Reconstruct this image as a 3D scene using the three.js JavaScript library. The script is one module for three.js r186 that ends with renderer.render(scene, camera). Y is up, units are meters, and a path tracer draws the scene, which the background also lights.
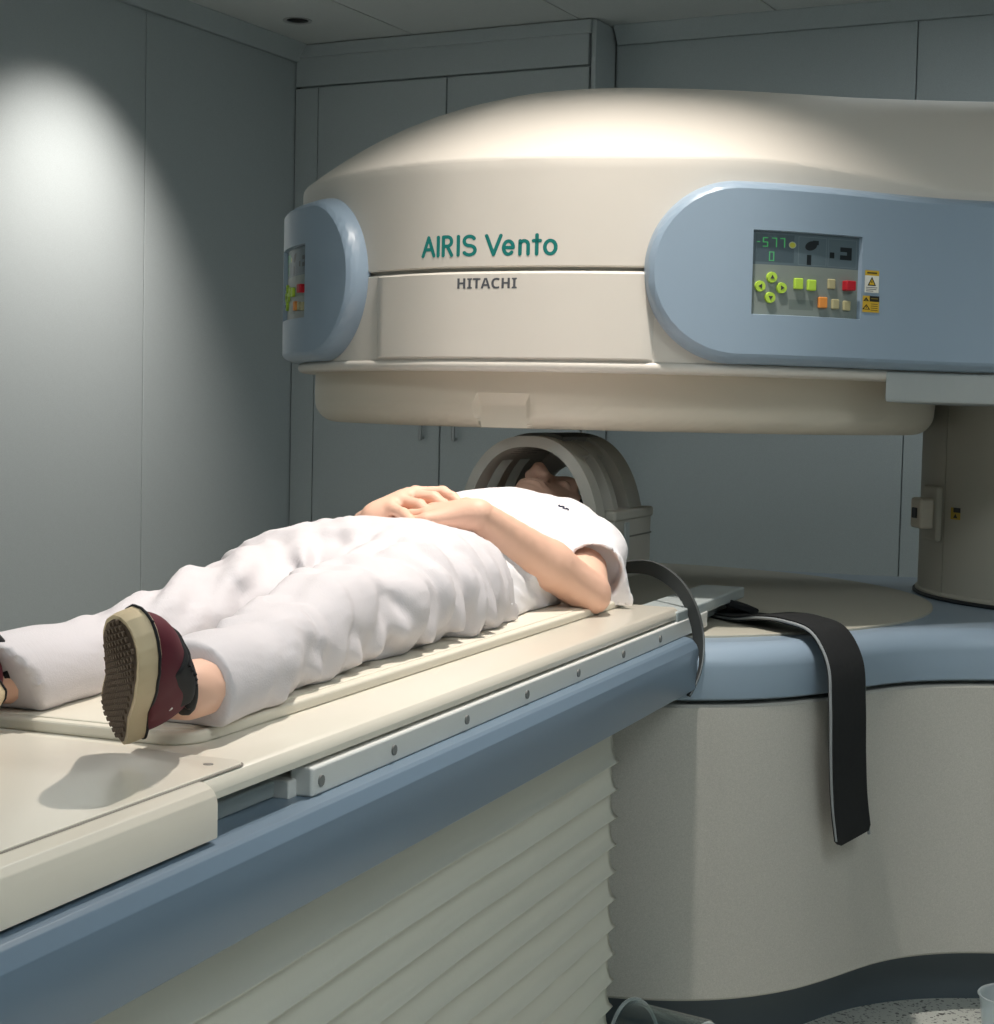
import * as THREE from 'three';
import { RoundedBoxGeometry } from 'three/addons/geometries/RoundedBoxGeometry.js';
import { mergeGeometries, mergeVertices, toCreasedNormals } from 'three/addons/utils/BufferGeometryUtils.js';
import { ImprovedNoise } from 'three/addons/math/ImprovedNoise.js';
import { FontLoader } from 'three/addons/loaders/FontLoader.js';
import { RectAreaLightUniformsLib } from 'three/addons/lights/RectAreaLightUniformsLib.js';
import { TextGeometry } from 'three/addons/geometries/TextGeometry.js';

const { PI, sin, cos, abs, min, max, sqrt, hypot, floor, pow, exp } = Math;
const D2R = PI / 180;
const V3 = (x, y, z) => new THREE.Vector3(x, y, z);

/* ------------------------------------------------------------------ camera, light, exposure */
const scene = new THREE.Scene();
scene.background = new THREE.Color(0x000000);
const renderer = new THREE.WebGLRenderer({ antialias: true });
renderer.toneMapping = THREE.LinearToneMapping;
renderer.toneMappingExposure = 1.0;
renderer.shadowMap.enabled = true;

const camera = new THREE.PerspectiveCamera(2 * Math.atan(512 / 1700) / D2R, 994 / 1024, 0.05, 60);
camera.rotation.order = 'YXZ';
camera.position.set(0, 0.97, 0);
camera.rotation.set(-3.37 * D2R, 21.45 * D2R, 1.3 * D2R);
camera.updateMatrixWorld(true);

const CEIL = 2.45;                       // ceiling height
// recessed ceiling spots: [x, z, target x, target z, candela, cone half angle (deg), penumbra, colour]
const WARM = new THREE.Color().setRGB(1.0, 0.93, 0.86), COOL = new THREE.Color().setRGB(0.91, 0.98, 1.0);
const SPOTS = [
  { at: [-0.655, -2.06], to: [-0.78, -1.84], cd: 13.5, half: 44, pen: 1, col: WARM, what: 'over the patient table' },
  { at: [-2.78, -4.84], to: [-4.06, -4.78], cd: 8.5, half: 40, pen: 1, col: WARM, what: 'aimed at the washed left wall' },
  { at: [-3.17, -5.86], to: [-3.17, -5.86], cd: 0, half: 30, pen: 0.5, col: WARM, what: 'in the corner above the cabinet, switched off' },
];
// unseen ceiling panels added as soft fill light: radiance L
const FILL_PANELS = [
  { at: [1.05, -0.75], size: [1.2, 0.6], L: 7.0, what: 'beside the viewer on the right' },
  { at: [-1.55, 0.65], size: [1.2, 0.6], L: 7.5, what: 'behind the viewer on the left' },
  { at: [-0.30, -4.95], size: [1.2, 0.6], L: 2.3, what: 'beyond the scanner, near the rear wall' },  // put in to lift the back of the room without the foreground
];
RectAreaLightUniformsLib.init();

/* ------------------------------------------------------------------ helpers */
let seed = 12345;
const rnd = () => { seed = (seed * 1664525 + 1013904223) >>> 0; return seed / 4294967296; };
const noise = new ImprovedNoise();
const N3 = (x, y, z) => noise.noise(x, y, z);
const sstep = (a, b, x) => { const t = min(1, max(0, (x - a) / (b - a))); return t * t * (3 - 2 * t); };
const lerp = (a, b, t) => a + (b - a) * t;

const taken = {};
function numbered(n) { const k = taken[n] || 0; taken[n] = k + 1; return k ? n + '_' + String(k).padStart(3, '0') : n; }
function shade(o) { o.traverse(m => { if (m.isMesh) { m.castShadow = true; m.receiveShadow = true; } }); return o; }
function thing(name, label, category, pos = [0, 0, 0], group) {
  const o = new THREE.Group(); o.name = numbered(name); o.position.set(...pos); scene.add(o);
  o.userData = { label, category }; if (group) o.userData.group = group; return o;
}
function struct(name, label, category) {
  const o = new THREE.Group(); o.name = name; scene.add(o);
  o.userData = { kind: 'structure', label, category }; return o;
}
function part(name, geo, mat, parent, label) {
  const m = new THREE.Mesh(geo, mat); m.name = name; m.castShadow = m.receiveShadow = true; parent.add(m);
  if (label) m.userData.label = label; return m;
}
function box(w, h, d, x, y, z, r = 0.003) {
  const g = new RoundedBoxGeometry(w, h, d, 2, min(r, w / 2.01, h / 2.01, d / 2.01)); g.translate(x, y, z); return g;
}
function boxUV(geo, s = 1) {              // uv in metres, by dominant normal
  const p = geo.attributes.position, n = geo.attributes.normal, uv = new Float32Array(p.count * 2);
  for (let i = 0; i < p.count; i++) {
    const ax = abs(n.getX(i)), ay = abs(n.getY(i)), az = abs(n.getZ(i));
    let u, v; if (ay >= ax && ay >= az) { u = p.getX(i); v = p.getZ(i); } else if (ax >= az) { u = p.getZ(i); v = p.getY(i); } else { u = p.getX(i); v = p.getY(i); }
    uv[2 * i] = u * s; uv[2 * i + 1] = v * s;
  }
  geo.setAttribute('uv', new THREE.BufferAttribute(uv, 2)); return geo;
}
function gridGeo(rows, closedU = false) {  // rows[i][j] = Vector3
  const R = rows.length, Cn = rows[0].length, pos = [], idx = [], uv = [];
  const vv = [0]; for (let i = 1; i < R; i++) vv.push(vv[i - 1] + rows[i][0].distanceTo(rows[i - 1][0]));
  for (let i = 0; i < R; i++) { let u = 0; for (let j = 0; j < Cn; j++) { const p = rows[i][j]; if (j) u += p.distanceTo(rows[i][j - 1]); pos.push(p.x, p.y, p.z); uv.push(u, vv[i]); } }
  const J = closedU ? Cn : Cn - 1;
  for (let i = 0; i < R - 1; i++) for (let j = 0; j < J; j++) {
    const a = i * Cn + j, b = i * Cn + (j + 1) % Cn, c = a + Cn, d = b + Cn; idx.push(a, b, c, b, d, c);
  }
  const g = new THREE.BufferGeometry(); g.setAttribute('position', new THREE.Float32BufferAttribute(pos, 3));
  g.setAttribute('uv', new THREE.Float32BufferAttribute(uv, 2)); g.setIndex(idx); g.computeVertexNormals(); return g;
}
const crease = (g, a = 0.6) => toCreasedNormals(g, a);
function tube(points, r, seg = 24, rad = 8) { return new THREE.TubeGeometry(new THREE.CatmullRomCurve3(points), seg, r, rad, false); }
// flat ribbon swept along points, width along given directions, thickness t
function ribbon(pts, dirs, w, t, seg = 60) {
  const c = new THREE.CatmullRomCurve3(pts, false, 'centripetal'), dcurve = new THREE.CatmullRomCurve3(dirs, false, 'centripetal');
  const rows = [];
  for (let i = 0; i <= seg; i++) {
    const u = i / seg, p = c.getPoint(u), T = c.getTangent(u), d = dcurve.getPoint(u).normalize();
    d.addScaledVector(T, -d.dot(T)).normalize(); const n = new THREE.Vector3().crossVectors(T, d);
    const endw = w * (i === 0 || i === seg ? 0.86 : 1), row = [];
    const prof = [[-.5, -.5], [-.5, .5], [-.25, .5], [0, .5], [.25, .5], [.5, .5], [.5, -.5], [.25, -.5], [0, -.5], [-.25, -.5]];
    for (const [a, b] of prof) row.push(p.clone().addScaledVector(d, a * endw).addScaledVector(n, b * t));
    rows.push(row);
  }
  const cap = r => { const m = new THREE.Vector3(); r.forEach(q => m.add(q)); m.divideScalar(r.length); return r.map(() => m.clone()); };
  return crease(gridGeo([cap(rows[0]), ...rows, cap(rows[seg])], true), 0.9);
}

/* ------------------------------------------------------------------ textures and materials */
function noiseTex(size, fn, srgb = true) {
  const d = new Uint8Array(size * size * 4);
  for (let y = 0; y < size; y++) for (let x = 0; x < size; x++) { const c = fn(x, y), k = 4 * (y * size + x); d[k] = c[0]; d[k + 1] = c[1]; d[k + 2] = c[2]; d[k + 3] = 255; }
  const t = new THREE.DataTexture(d, size, size); t.wrapS = t.wrapT = THREE.RepeatWrapping; t.magFilter = THREE.LinearFilter; t.minFilter = THREE.LinearMipmapLinearFilter; t.generateMipmaps = true;
  if (srgb) t.colorSpace = THREE.SRGBColorSpace; t.needsUpdate = true; return t;
}
const grainT = noiseTex(256, () => { const v = 226 + rnd() * 29; return [v, v, v]; });
const fineBump = noiseTex(256, () => { const v = 90 + rnd() * 120; return [v, v, v]; }, false);
// terrazzo: light ground with dark and mid chips
const terr = (() => {
  const S = 1024, d = new Uint8Array(S * S * 4);
  for (let i = 0; i < S * S; i++) { const v = 205 + rnd() * 22; d[4 * i] = v; d[4 * i + 1] = v; d[4 * i + 2] = v - 6; d[4 * i + 3] = 255; }
  for (let k = 0; k < 5200; k++) {
    const cx = rnd() * S, cy = rnd() * S, r = 1.5 + rnd() * rnd() * 7, e = .5 + rnd() * .5, a = rnd() * PI, tone = rnd() < .45 ? 50 + rnd() * 40 : 110 + rnd() * 70;
    for (let y = -9; y <= 9; y++) for (let x = -9; x <= 9; x++) {
      const u = x * cos(a) + y * sin(a), v = (-x * sin(a) + y * cos(a)) / e; if (u * u + v * v > r * r) continue;
      const X = (floor(cx) + x + S) % S, Y = (floor(cy) + y + S) % S, q = 4 * (Y * S + X); d[q] = tone; d[q + 1] = tone; d[q + 2] = tone;
    }
  }
  const t = new THREE.DataTexture(d, S, S); t.wrapS = t.wrapT = THREE.RepeatWrapping; t.magFilter = THREE.LinearFilter; t.minFilter = THREE.LinearMipmapLinearFilter; t.generateMipmaps = true; t.colorSpace = THREE.SRGBColorSpace; t.needsUpdate = true; t.repeat.set(1.9, 1.9); return t;
})();
const lin = (r, g, b) => new THREE.Color().setRGB(r, g, b);
const mat = (c, rough = .6, o = {}) => new THREE.MeshStandardMaterial({ color: c, roughness: rough, metalness: 0, side: THREE.DoubleSide, ...o });
const grainRep = (r) => { const t = grainT.clone(); t.repeat.set(r, r); t.needsUpdate = true; return t; };
const M = {
  wall: mat(lin(.625, .685, .70), .62, { map: grainRep(6) }),
  ceil: mat(lin(.84, .86, .84), .9, { map: grainRep(5) }),
  cabinet: mat(lin(.645, .695, .705), .5, { map: grainRep(6) }),
  steel: mat(lin(.45, .46, .46), .35, { metalness: .8 }),
  cream: new THREE.MeshPhysicalMaterial({ color: lin(.65, .605, .54), roughness: .5, side: THREE.DoubleSide }),
  creamDisc: new THREE.MeshPhysicalMaterial({ color: lin(.66, .59, .48), roughness: .5, side: THREE.DoubleSide }),
  blue: new THREE.MeshPhysicalMaterial({ color: lin(.265, .345, .43), roughness: .38, side: THREE.DoubleSide, clearcoat: .2, clearcoatRoughness: .35 }),
  blueDeep: new THREE.MeshPhysicalMaterial({ color: lin(.145, .205, .27), roughness: .34, side: THREE.DoubleSide, clearcoat: .25, clearcoatRoughness: .3 }),
  body: mat(lin(.52, .505, .46), .55, { map: grainRep(5) }),
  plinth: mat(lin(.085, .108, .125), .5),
  column: mat(lin(.45, .43, .36), .6),
  dark: mat(lin(.012, .014, .016), .6),
  tabletop: new THREE.MeshPhysicalMaterial({ color: lin(.74, .69, .59), roughness: .3, side: THREE.DoubleSide, clearcoat: .35, clearcoatRoughness: .18 }),
  matpad: mat(lin(.74, .69, .58), .42),
  rail: mat(lin(.72, .72, .69), .38),
  joint: mat(lin(.22, .20, .17), .7),
  armGrey: mat(lin(.42, .44, .43), .5),
  screw: mat(lin(.20, .20, .19), .5),
  channel: mat(lin(.38, .42, .42), .5),
  bellows: mat(lin(.62, .61, .53), .7, { bumpMap: fineBump, bumpScale: .0004 }),
  coil: mat(lin(.42, .405, .36), .55),
  coilTop: mat(lin(.16, .155, .14), .6),
  coilDark: mat(lin(.05, .05, .05), .7),
  strapBlack: mat(lin(.008, .009, .010), .95, { bumpMap: fineBump, bumpScale: .0006 }),
  strapGrey: mat(lin(.045, .05, .05), .85),
  piping: mat(lin(.26, .28, .29), .8),
  teal: mat(lin(.0, .17, .15), .5),
  greyInk: mat(lin(.085, .09, .10), .5),
  skin: new THREE.MeshPhysicalMaterial({ color: lin(.80, .49, .36), roughness: .55, side: THREE.DoubleSide, sheen: .2, sheenRoughness: .5 }),
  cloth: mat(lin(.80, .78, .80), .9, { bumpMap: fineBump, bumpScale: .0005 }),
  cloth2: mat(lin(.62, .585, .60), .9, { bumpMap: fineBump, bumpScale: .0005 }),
  hair: mat(lin(.012, .009, .008), .7),
  maroon: mat(lin(.10, .008, .018), .8),
  shoeBlack: mat(lin(.010, .010, .012), .85),
  foxing: mat(lin(.60, .48, .31), .6),
  tread: mat(lin(.12, .085, .06), .8),
  clear: new THREE.MeshPhysicalMaterial({ color: lin(.9, .95, .95), roughness: .08, transmission: 1, thickness: 0, ior: 1.45, side: THREE.DoubleSide }),
  frosted: new THREE.MeshPhysicalMaterial({ color: lin(.85, .9, .92), roughness: .35, transmission: .8, thickness: 0, ior: 1.45, side: THREE.DoubleSide }),
  floor: mat(lin(.80, .82, .80), .35, { map: terr }),
  green: mat(lin(.42, .62, .06), .45), red: mat(lin(.42, .01, .02), .4), orange: mat(lin(.70, .26, .05), .5), beige: mat(lin(.40, .36, .20), .5),
  lampRim: mat(lin(.5, .5, .5), .4), lampDark: mat(lin(.02, .02, .02), .5),
};
function canvasTex(w, h, draw) {
  const c = document.createElement('canvas'); c.width = w; c.height = h; const g = c.getContext('2d'); draw(g, w, h);
  const t = new THREE.CanvasTexture(c); t.colorSpace = THREE.SRGBColorSpace; return t;
}

/* ------------------------------------------------------------------ room shell (turned against the scanner) */
const ROT = -5.5 * D2R, P0 = V3(-3.395, 0, -6.265);    // cabinet front / left wall corner; local x right, z towards the camera
const roomSet = o => { o.position.copy(P0); o.rotation.y = ROT; return o; };
const RW = 5.6, RD = 8.6, BACK = -0.19;                 // room width, depth in front of the cabinet, plane of the rear wall
{
  const fl = roomSet(struct('floor', 'pale speckled terrazzo floor', 'floor'));
  const g = new THREE.BoxGeometry(RW + .4, .1, RD + .6); g.translate(RW / 2, -.05, RD / 2 - .15); part('slab', boxUV(g), M.floor, fl);

  // ceiling: slab above, plaster boards with open joints below
  const ce = roomSet(struct('ceiling', 'pale grey ceiling of large boards', 'ceiling'));
  const gs = new THREE.BoxGeometry(RW + .4, .1, RD + .6); gs.translate(RW / 2, CEIL + .07, RD / 2 - .15); part('ceiling_slab', boxUV(gs), M.ceil, ce);
  const xs = [-.1, .56, 1.28, 2.0, 3.2, 4.4, RW + .1], zs = [-.3, 1.2, 2.4, 3.6, 4.8, 6.0, 7.2, RD + .1];
  const holes = SPOTS.map(s => { const v = V3(s.at[0], 0, s.at[1]).sub(P0).applyAxisAngle(V3(0, 1, 0), -ROT); return v; });
  for (let i = 0; i < xs.length - 1; i++) for (let j = 0; j < zs.length - 1; j++) {
    const a = xs[i] + .003, b = xs[i + 1] - .003, c = zs[j] + .003, d = zs[j + 1] - .003;
    const sh = new THREE.Shape(); sh.moveTo(a, -c); sh.lineTo(b, -c); sh.lineTo(b, -d); sh.lineTo(a, -d); sh.closePath();
    for (const h of holes) if (h.x > a && h.x < b && h.z > c && h.z < d) { const p = new THREE.Path(); p.absarc(h.x, -h.z, .045, 0, PI * 2, true); sh.holes.push(p); }
    const e = new THREE.ExtrudeGeometry(sh, { depth: .02, bevelEnabled: false, curveSegments: 24 }); e.rotateX(-PI / 2); e.translate(0, CEIL, 0);
    part('ceiling_board', boxUV(e), M.ceil, ce);
  }
  // left wall: core and laminate panels
  const wl = roomSet(struct('wall_left', 'blue grey wall of tall smooth panels', 'wall'));
  const core = new THREE.BoxGeometry(.12, CEIL + .1, RD + .6); core.translate(-.085, CEIL / 2, RD / 2 - .15); part('wall_core', boxUV(core), M.wall, wl);
  const edges = [-.02, .955, 2.15, 3.35, 4.55, 5.75, 6.95, RD];
  for (let i = 0; i < edges.length - 1; i++) { const w = edges[i + 1] - edges[i] - .004; part('wall_panel', boxUV(box(.02, 2.385, w, -.012, 1.1925, (edges[i] + edges[i + 1]) / 2, .003)), M.wall, wl); }
  // rear wall right of the cabinet
  const wb = roomSet(struct('wall_back', 'blue grey rear wall of wide panels beyond the scanner', 'wall'));
  const core2 = new THREE.BoxGeometry(RW + .4, CEIL + .1, .12); core2.translate(RW / 2, CEIL / 2, BACK - .085); part('wall_core', boxUV(core2), M.wall, wb);
  const ex = [1.346, 2.505, 3.8, 5.0, RW];
  for (let i = 0; i < ex.length - 1; i++) { const w = ex[i + 1] - ex[i] - .004; part('wall_panel', boxUV(box(w, 2.385, .02, (ex[i] + ex[i + 1]) / 2, 1.1925, BACK - .012, .003)), M.wall, wb); }
  part('wall_strip', boxUV(box(RW - 1.36, .05, .014, (RW + 1.36) / 2, 2.414, BACK - .004, .003)), M.wall, wb);
  const wr = roomSet(struct('wall_right', 'blue grey right hand wall', 'wall'));
  const c3 = new THREE.BoxGeometry(.12, CEIL + .1, RD + .6); c3.translate(RW + .06, CEIL / 2, RD / 2 - .15); part('wall_panel', boxUV(c3), M.wall, wr);
  const wf = roomSet(struct('wall_front', 'blue grey wall at the entrance end', 'wall'));
  const c4 = new THREE.BoxGeometry(RW + .4, CEIL + .1, .12); c4.translate(RW / 2, CEIL / 2, RD + .06); part('wall_panel', boxUV(c4), M.wall, wf);
  // coving
  const cov = (len) => { const s = new THREE.Shape(); s.moveTo(0, 0); s.lineTo(.018, 0); s.lineTo(.065, .06); s.lineTo(.065, .066); s.lineTo(0, .066); const e = new THREE.ExtrudeGeometry(s, { depth: len, bevelEnabled: false }); return e; };
  const t1 = roomSet(struct('trim_1', 'sloped coving along the top of the left wall', 'trim')); const q1 = cov(RD + .1); q1.translate(-.002, CEIL - .065, -.03); part('coving', boxUV(q1), M.wall, t1);
  const t2 = roomSet(struct('trim_2', 'sloped coving along the top of the rear wall', 'trim')); const q2 = cov(RW - 1.36); q2.rotateY(-PI / 2); q2.translate(RW, CEIL - .065, BACK - .001); part('coving', boxUV(q2), M.wall, t2);
}
/* built-in cabinet in the rear left corner */
{
  const cb = thing('built_in_cabinet', 'grey built-in two door cabinet filling the rear corner of the room', 'cabinet'); roomSet(cb);
  const W = 1.335, top = CEIL - .004;
  part('carcass', boxUV(box(W - .02, top, .16, W / 2, top / 2, -.105, .002)), M.cabinet, cb);
  part('side_panel', boxUV(box(.018, top, .185, W + .004, top / 2, -.09, .002)), M.cabinet, cb);
  part('filler_strip', boxUV(box(.108, 2.27, .02, .056, 1.14, -.012)), M.cabinet, cb);
  part('fascia', boxUV(box(W - .022, .165, .02, W / 2 - .008, 2.365, -.012)), M.cabinet, cb);
  const door = (x0, x1, hx) => {
    const d = part('door', boxUV(box(x1 - x0, 2.17, .02, (x0 + x1) / 2, 1.19, -.012)), M.cabinet, cb);
    const hg = mergeGeometries([box(.014, .10, .012, hx, .90, .022, .005), box(.010, .010, .022, hx, .86, .008, .002), box(.010, .010, .022, hx, .94, .008, .002)].map(g => g.index ? g.toNonIndexed() : g));
    part('handle', hg, M.steel, d, 'small upright metal pull handle');
  };
  door(.114, .707, .636); door(.713, 1.318, .785);
  part('toe_kick', boxUV(box(W - .03, .09, .015, W / 2, .05, -.03)), M.plinth, cb);
  part('cornice', boxUV(box(W - .006, .05, .03, W / 2 - .003, CEIL - .028, .0, .004)), M.cabinet, cb);
}

/* ------------------------------------------------------------------ ceiling spots */
for (const s of SPOTS) {
  const t = thing('ceiling_downlight', 'small round recessed ceiling spot ' + s.what, 'downlight', [s.at[0], CEIL, s.at[1]], 'recessed ceiling spots');
  const prof = [[.042, -.001], [.055, -.004], [.056, 0.0], [.043, .004], [.042, .001]].map(p => new THREE.Vector2(...p));
  part('trim_ring', new THREE.LatheGeometry(prof, 32), M.lampRim, t);
  part('housing', new THREE.LatheGeometry([[.043, .0], [.040, .018], [.0, .019]].map(p => new THREE.Vector2(...p)), 32), M.lampDark, t);
  const lens = new THREE.CircleGeometry(.03, 24); lens.rotateX(PI / 2); lens.translate(0, .012, 0);
  part('lens', lens, s.cd ? new THREE.MeshStandardMaterial({ color: 0x222222, emissive: s.col, emissiveIntensity: 6 }) : M.lampDark, t);
  if (s.cd) {
    const L = new THREE.SpotLight(s.col, s.cd, 0, s.half * D2R, s.pen, 2); L.position.set(s.at[0], CEIL - .012, s.at[1]); L.target.position.set(s.to[0], 0, s.to[1]);
    L.castShadow = true; L.shadow.radius = 1.6; L.shadow.mapSize.set(2048, 2048); L.shadow.bias = -.0005; scene.add(L); scene.add(L.target); L.name = 'spot_lamp'; L.target.name = 'spot_aim';
  }
}

for (const p of FILL_PANELS) {  // glowing panel and area lamp added out of view for soft fill
  const t = thing('added_fill_panel', 'unseen flat ceiling panel added as soft fill light ' + p.what, 'panel light', [p.at[0], CEIL, p.at[1]], 'added ceiling fill panels');
  part('frame', box(p.size[0] + .04, .014, p.size[1] + .04, 0, -.007, 0, .003), M.lampRim, t);
  part('diffuser', box(p.size[0], .006, p.size[1], 0, -.0145, 0, .002), new THREE.MeshStandardMaterial({ color: 0xffffff, emissive: COOL, emissiveIntensity: p.L * .4 }), t);
  const L = new THREE.RectAreaLight(COOL, p.L, p.size[0], p.size[1]); L.position.set(p.at[0], CEIL - .022, p.at[1]); L.rotation.x = -PI / 2; L.name = 'added_fill_lamp'; scene.add(L);
}
/* ------------------------------------------------------------------ scanner */
function outline(pts, n) {                 // closed smooth plan outline, arc length s = 0 at the first point, rising to the viewer's right
  const c = new THREE.CatmullRomCurve3(pts.map(p => V3(p[0], 0, p[1])), true, 'centripetal');
  const P = [], S = [0]; const raw = c.getPoints(n * 4);
  let L = 0; const Ls = [0]; for (let i = 1; i < raw.length; i++) { L += raw[i].distanceTo(raw[i - 1]); Ls.push(L); }
  let k = 0; for (let i = 0; i < n; i++) { const s = L * i / n; while (k < raw.length - 2 && Ls[k + 1] < s) k++; const t = (s - Ls[k]) / (Ls[k + 1] - Ls[k]); P.push(raw[k].clone().lerp(raw[k + 1], t)); }
  const sm = P.map((p, i) => { const q = V3(0, 0, 0); for (let j = -3; j <= 3; j++) q.add(P[(i + j + n) % n]); return q.divideScalar(7); });
  const at = s => { let u = ((s / L) % 1 + 1) % 1 * n; const i = floor(u), f = u - i; const a = sm[i % n], b = sm[(i + 1) % n]; return a.clone().lerp(b, f); };
  const tan = s => at(s + .012).sub(at(s - .012)).normalize();
  const nor = s => { const t = tan(s); return V3(-t.z, 0, t.x); };           // outward for this winding (checked below)
  return { L, n, at, nor, s: i => L * i / n };
}
function nOut(o) { const a = o.at(0), n = o.nor(0); return n.z > 0 ? 1 : -1; }
const UP = outline([[-.97, -2.45], [-.873, -2.452], [-.755, -2.476], [-.645, -2.517], [-.578, -2.558], [-.52, -2.61], [-.46, -2.68], [-.395, -2.755], [-.33, -2.815], [-.24, -2.868], [-.05, -2.93], [.25, -3.01], [.5, -3.2], [.58, -3.55], [.42, -3.9], [-.05, -3.98], [-.5, -3.83], [-.97, -3.75], [-1.3, -3.66], [-1.52, -3.43], [-1.59, -3.15], [-1.545, -2.92], [-1.466, -2.745], [-1.36, -2.62], [-1.22, -2.52], [-1.08, -2.46]], 420);
const LO = outline([[-.97, -2.365], [-.85, -2.368], [-.736, -2.385], [-.645, -2.412], [-.56, -2.465], [-.49, -2.545], [-.437, -2.645], [-.385, -2.745], [-.30, -2.825], [-.20, -2.868], [0, -2.92], [.3, -2.98], [.55, -3.15], [.64, -3.5], [.5, -3.88], [.25, -4.0], [-.05, -4.02], [-.3, -3.92], [-.46, -3.77], [-.62, -3.735], [-.97, -3.73], [-1.3, -3.65], [-1.52, -3.42], [-1.6, -3.1], [-1.55, -2.8], [-1.4, -2.55], [-1.25, -2.43], [-1.1, -2.375]], 420);
const upS = nOut(UP), loS = nOut(LO);
const upP = (s, y, off) => UP.at(s).addScaledVector(UP.nor(s), upS * off).setY(y);
const loP = (s, y, off) => LO.at(s).addScaledVector(LO.nor(s), loS * off).setY(y);
function loftRings(fn, O, prof) {          // prof: [offset, y] list
  const rows = prof.map(([o, y]) => { const r = []; for (let i = 0; i < O.n; i++) r.push(fn(O.s(i), y, o)); return r; });
  return gridGeo(rows, true);
}
const sAtX = x => { let s = 0; while (UP.at(s).x < x && s < 2) s += .002; return s; };
const mri = thing('mri_scanner', 'cream and pale blue open scanner with disc shaped magnets above and below the patient', 'scanner');
{
  /* lower half */
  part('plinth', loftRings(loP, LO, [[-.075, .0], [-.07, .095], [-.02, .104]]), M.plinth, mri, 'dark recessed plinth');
  part('base_body', crease(loftRings(loP, LO, [[-.05, .1], [-.004, .1], [0, .104], [0, .541], [-.004, .545], [-.03, .545]]), .7), M.body, mri, 'plain warm grey lower housing');
  part('joint_groove', loftRings(loP, LO, [[-.004, .545], [-.03, .5445], [-.032, .549], [-.03, .5525]]), M.body, mri);
  const slab = []; slab.push([-.03, .552], [-.003, .552], [.002, .556]);
  for (let i = 0; i <= 8; i++) { const a = i / 8 * PI / 2; slab.push([.002 - .034 * (1 - cos(a)), .601 + .034 * sin(a)]); }
  const slabG = loftRings(loP, LO, slab);
  const rim = []; for (let i = 0; i < LO.n; i += 2) { const p = loP(LO.s(i), 0, -.032); rim.push(new THREE.Vector2(p.x, -p.z)); }
  const topG = new THREE.ShapeGeometry(new THREE.Shape(rim)); topG.rotateX(-PI / 2); topG.translate(0, .635, 0);
  const bl = part('blue_slab', slabG, M.blue, mri, 'pale blue rounded band around the lower magnet');
  part('slab_top', topG, M.blue, bl);
  // round cream magnet cover let into the top; cut by the front edge
  const dsh = []; for (let i = 0; i < 160; i++) {
    const a = i / 160 * 2 * PI; let r = .655; const C0 = [-1.03, -3.03];
    let px = C0[0] + r * cos(a), pz = C0[1] + r * sin(a);
    for (let k = 0; k < 60; k++) { // stay inside the slab rim
      let best = 9, bs = 0; for (let s = -.9; s < .9; s += .012) { const q = LO.at(s); const d = hypot(q.x - px, q.z - pz); if (d < best) { best = d; bs = s; } }
      const q = LO.at(bs), n = LO.nor(bs).multiplyScalar(loS); const side = (px - q.x) * n.x + (pz - q.z) * n.z;
      if (side > -.036) { r -= .012; px = C0[0] + r * cos(a); pz = C0[1] + r * sin(a); } else break;
    }
    dsh.push(new THREE.Vector2(px, -pz));
  }
  const dg = new THREE.ExtrudeGeometry(new THREE.Shape(dsh), { depth: .003, bevelEnabled: true, bevelThickness: .0015, bevelSize: .0015, bevelSegments: 2, curveSegments: 4 }); dg.rotateX(-PI / 2); dg.translate(0, .6345, 0);
  part('lower_magnet_cover', dg, M.column, mri, 'round cream cover let into the blue top');

  /* column */
  const CC = [-.05, -3.5], cr = .405, rows = [], colA = [], jointA = 214.5 * D2R;
  for (let i = 0; i < 96; i++) colA.push([i / 96 * 2 * PI, 0]);
  colA.push([jointA - .0040, 0], [jointA - .0034, .012], [jointA + .0034, .012], [jointA + .0040, 0]); colA.sort((a, b) => a[0] - b[0]);
  for (const [y, k] of [[.636, 1.012], [.646, 1.012], [.65, 1], [1.03, 1]]) { const r = []; for (const [a, dr] of colA) r.push(V3(CC[0] + (cr * k - dr) * cos(a), y, CC[1] - (cr * k - dr) * sin(a))); rows.push(r); }
  const col = part('column', crease(gridGeo(rows, true), .5), M.column, mri, 'thick round cream column joining both halves');
  const cp = (a, y, o) => V3(CC[0] + (cr + o) * cos(a), y, CC[1] - (cr + o) * sin(a));   // a measured towards the viewer
  part('base_ring', (() => { const p = []; for (let i = 0; i <= 96; i++) { const a = i / 96 * 2 * PI; p.push(cp(a, .639, .006)); } return tube(p, .004, 160, 6); })(), M.dark, col);
  // small wall unit with dark sensor window
  const ua = 208.5 * D2R, un = V3(cos(ua), 0, -sin(ua)), uc = cp(ua, .0, 0);
  const mkU = (w, h, d, off, y, r) => { const g = box(w, h, d, 0, 0, 0, r); g.rotateY(Math.atan2(un.x, un.z)); g.translate(uc.x + un.x * off, y, uc.z + un.z * off); return g; };
  const plate = part('control_plate', mkU(.075, .105, .014, .004, .797, .006), M.column, mri, 'small cream control box on the column');
  part('control_box', mkU(.05, .058, .03, .024, .797, .006), M.creamDisc, plate);
  part('sensor_window', mkU(.024, .02, .004, .0395, .797, .003), M.dark, plate);

  const labelRows = [.812, .790].map(y => { const r = []; for (let i = 0; i <= 4; i++) r.push(cp((218 + i * 1.1) * D2R, y, .0008)); return r; });
  const lg = gridGeo(labelRows), luv = lg.attributes.uv; for (let j = 0; j < 2; j++) for (let i = 0; i < 5; i++) luv.setXY(j * 5 + i, i / 4, 1 - j);
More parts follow.
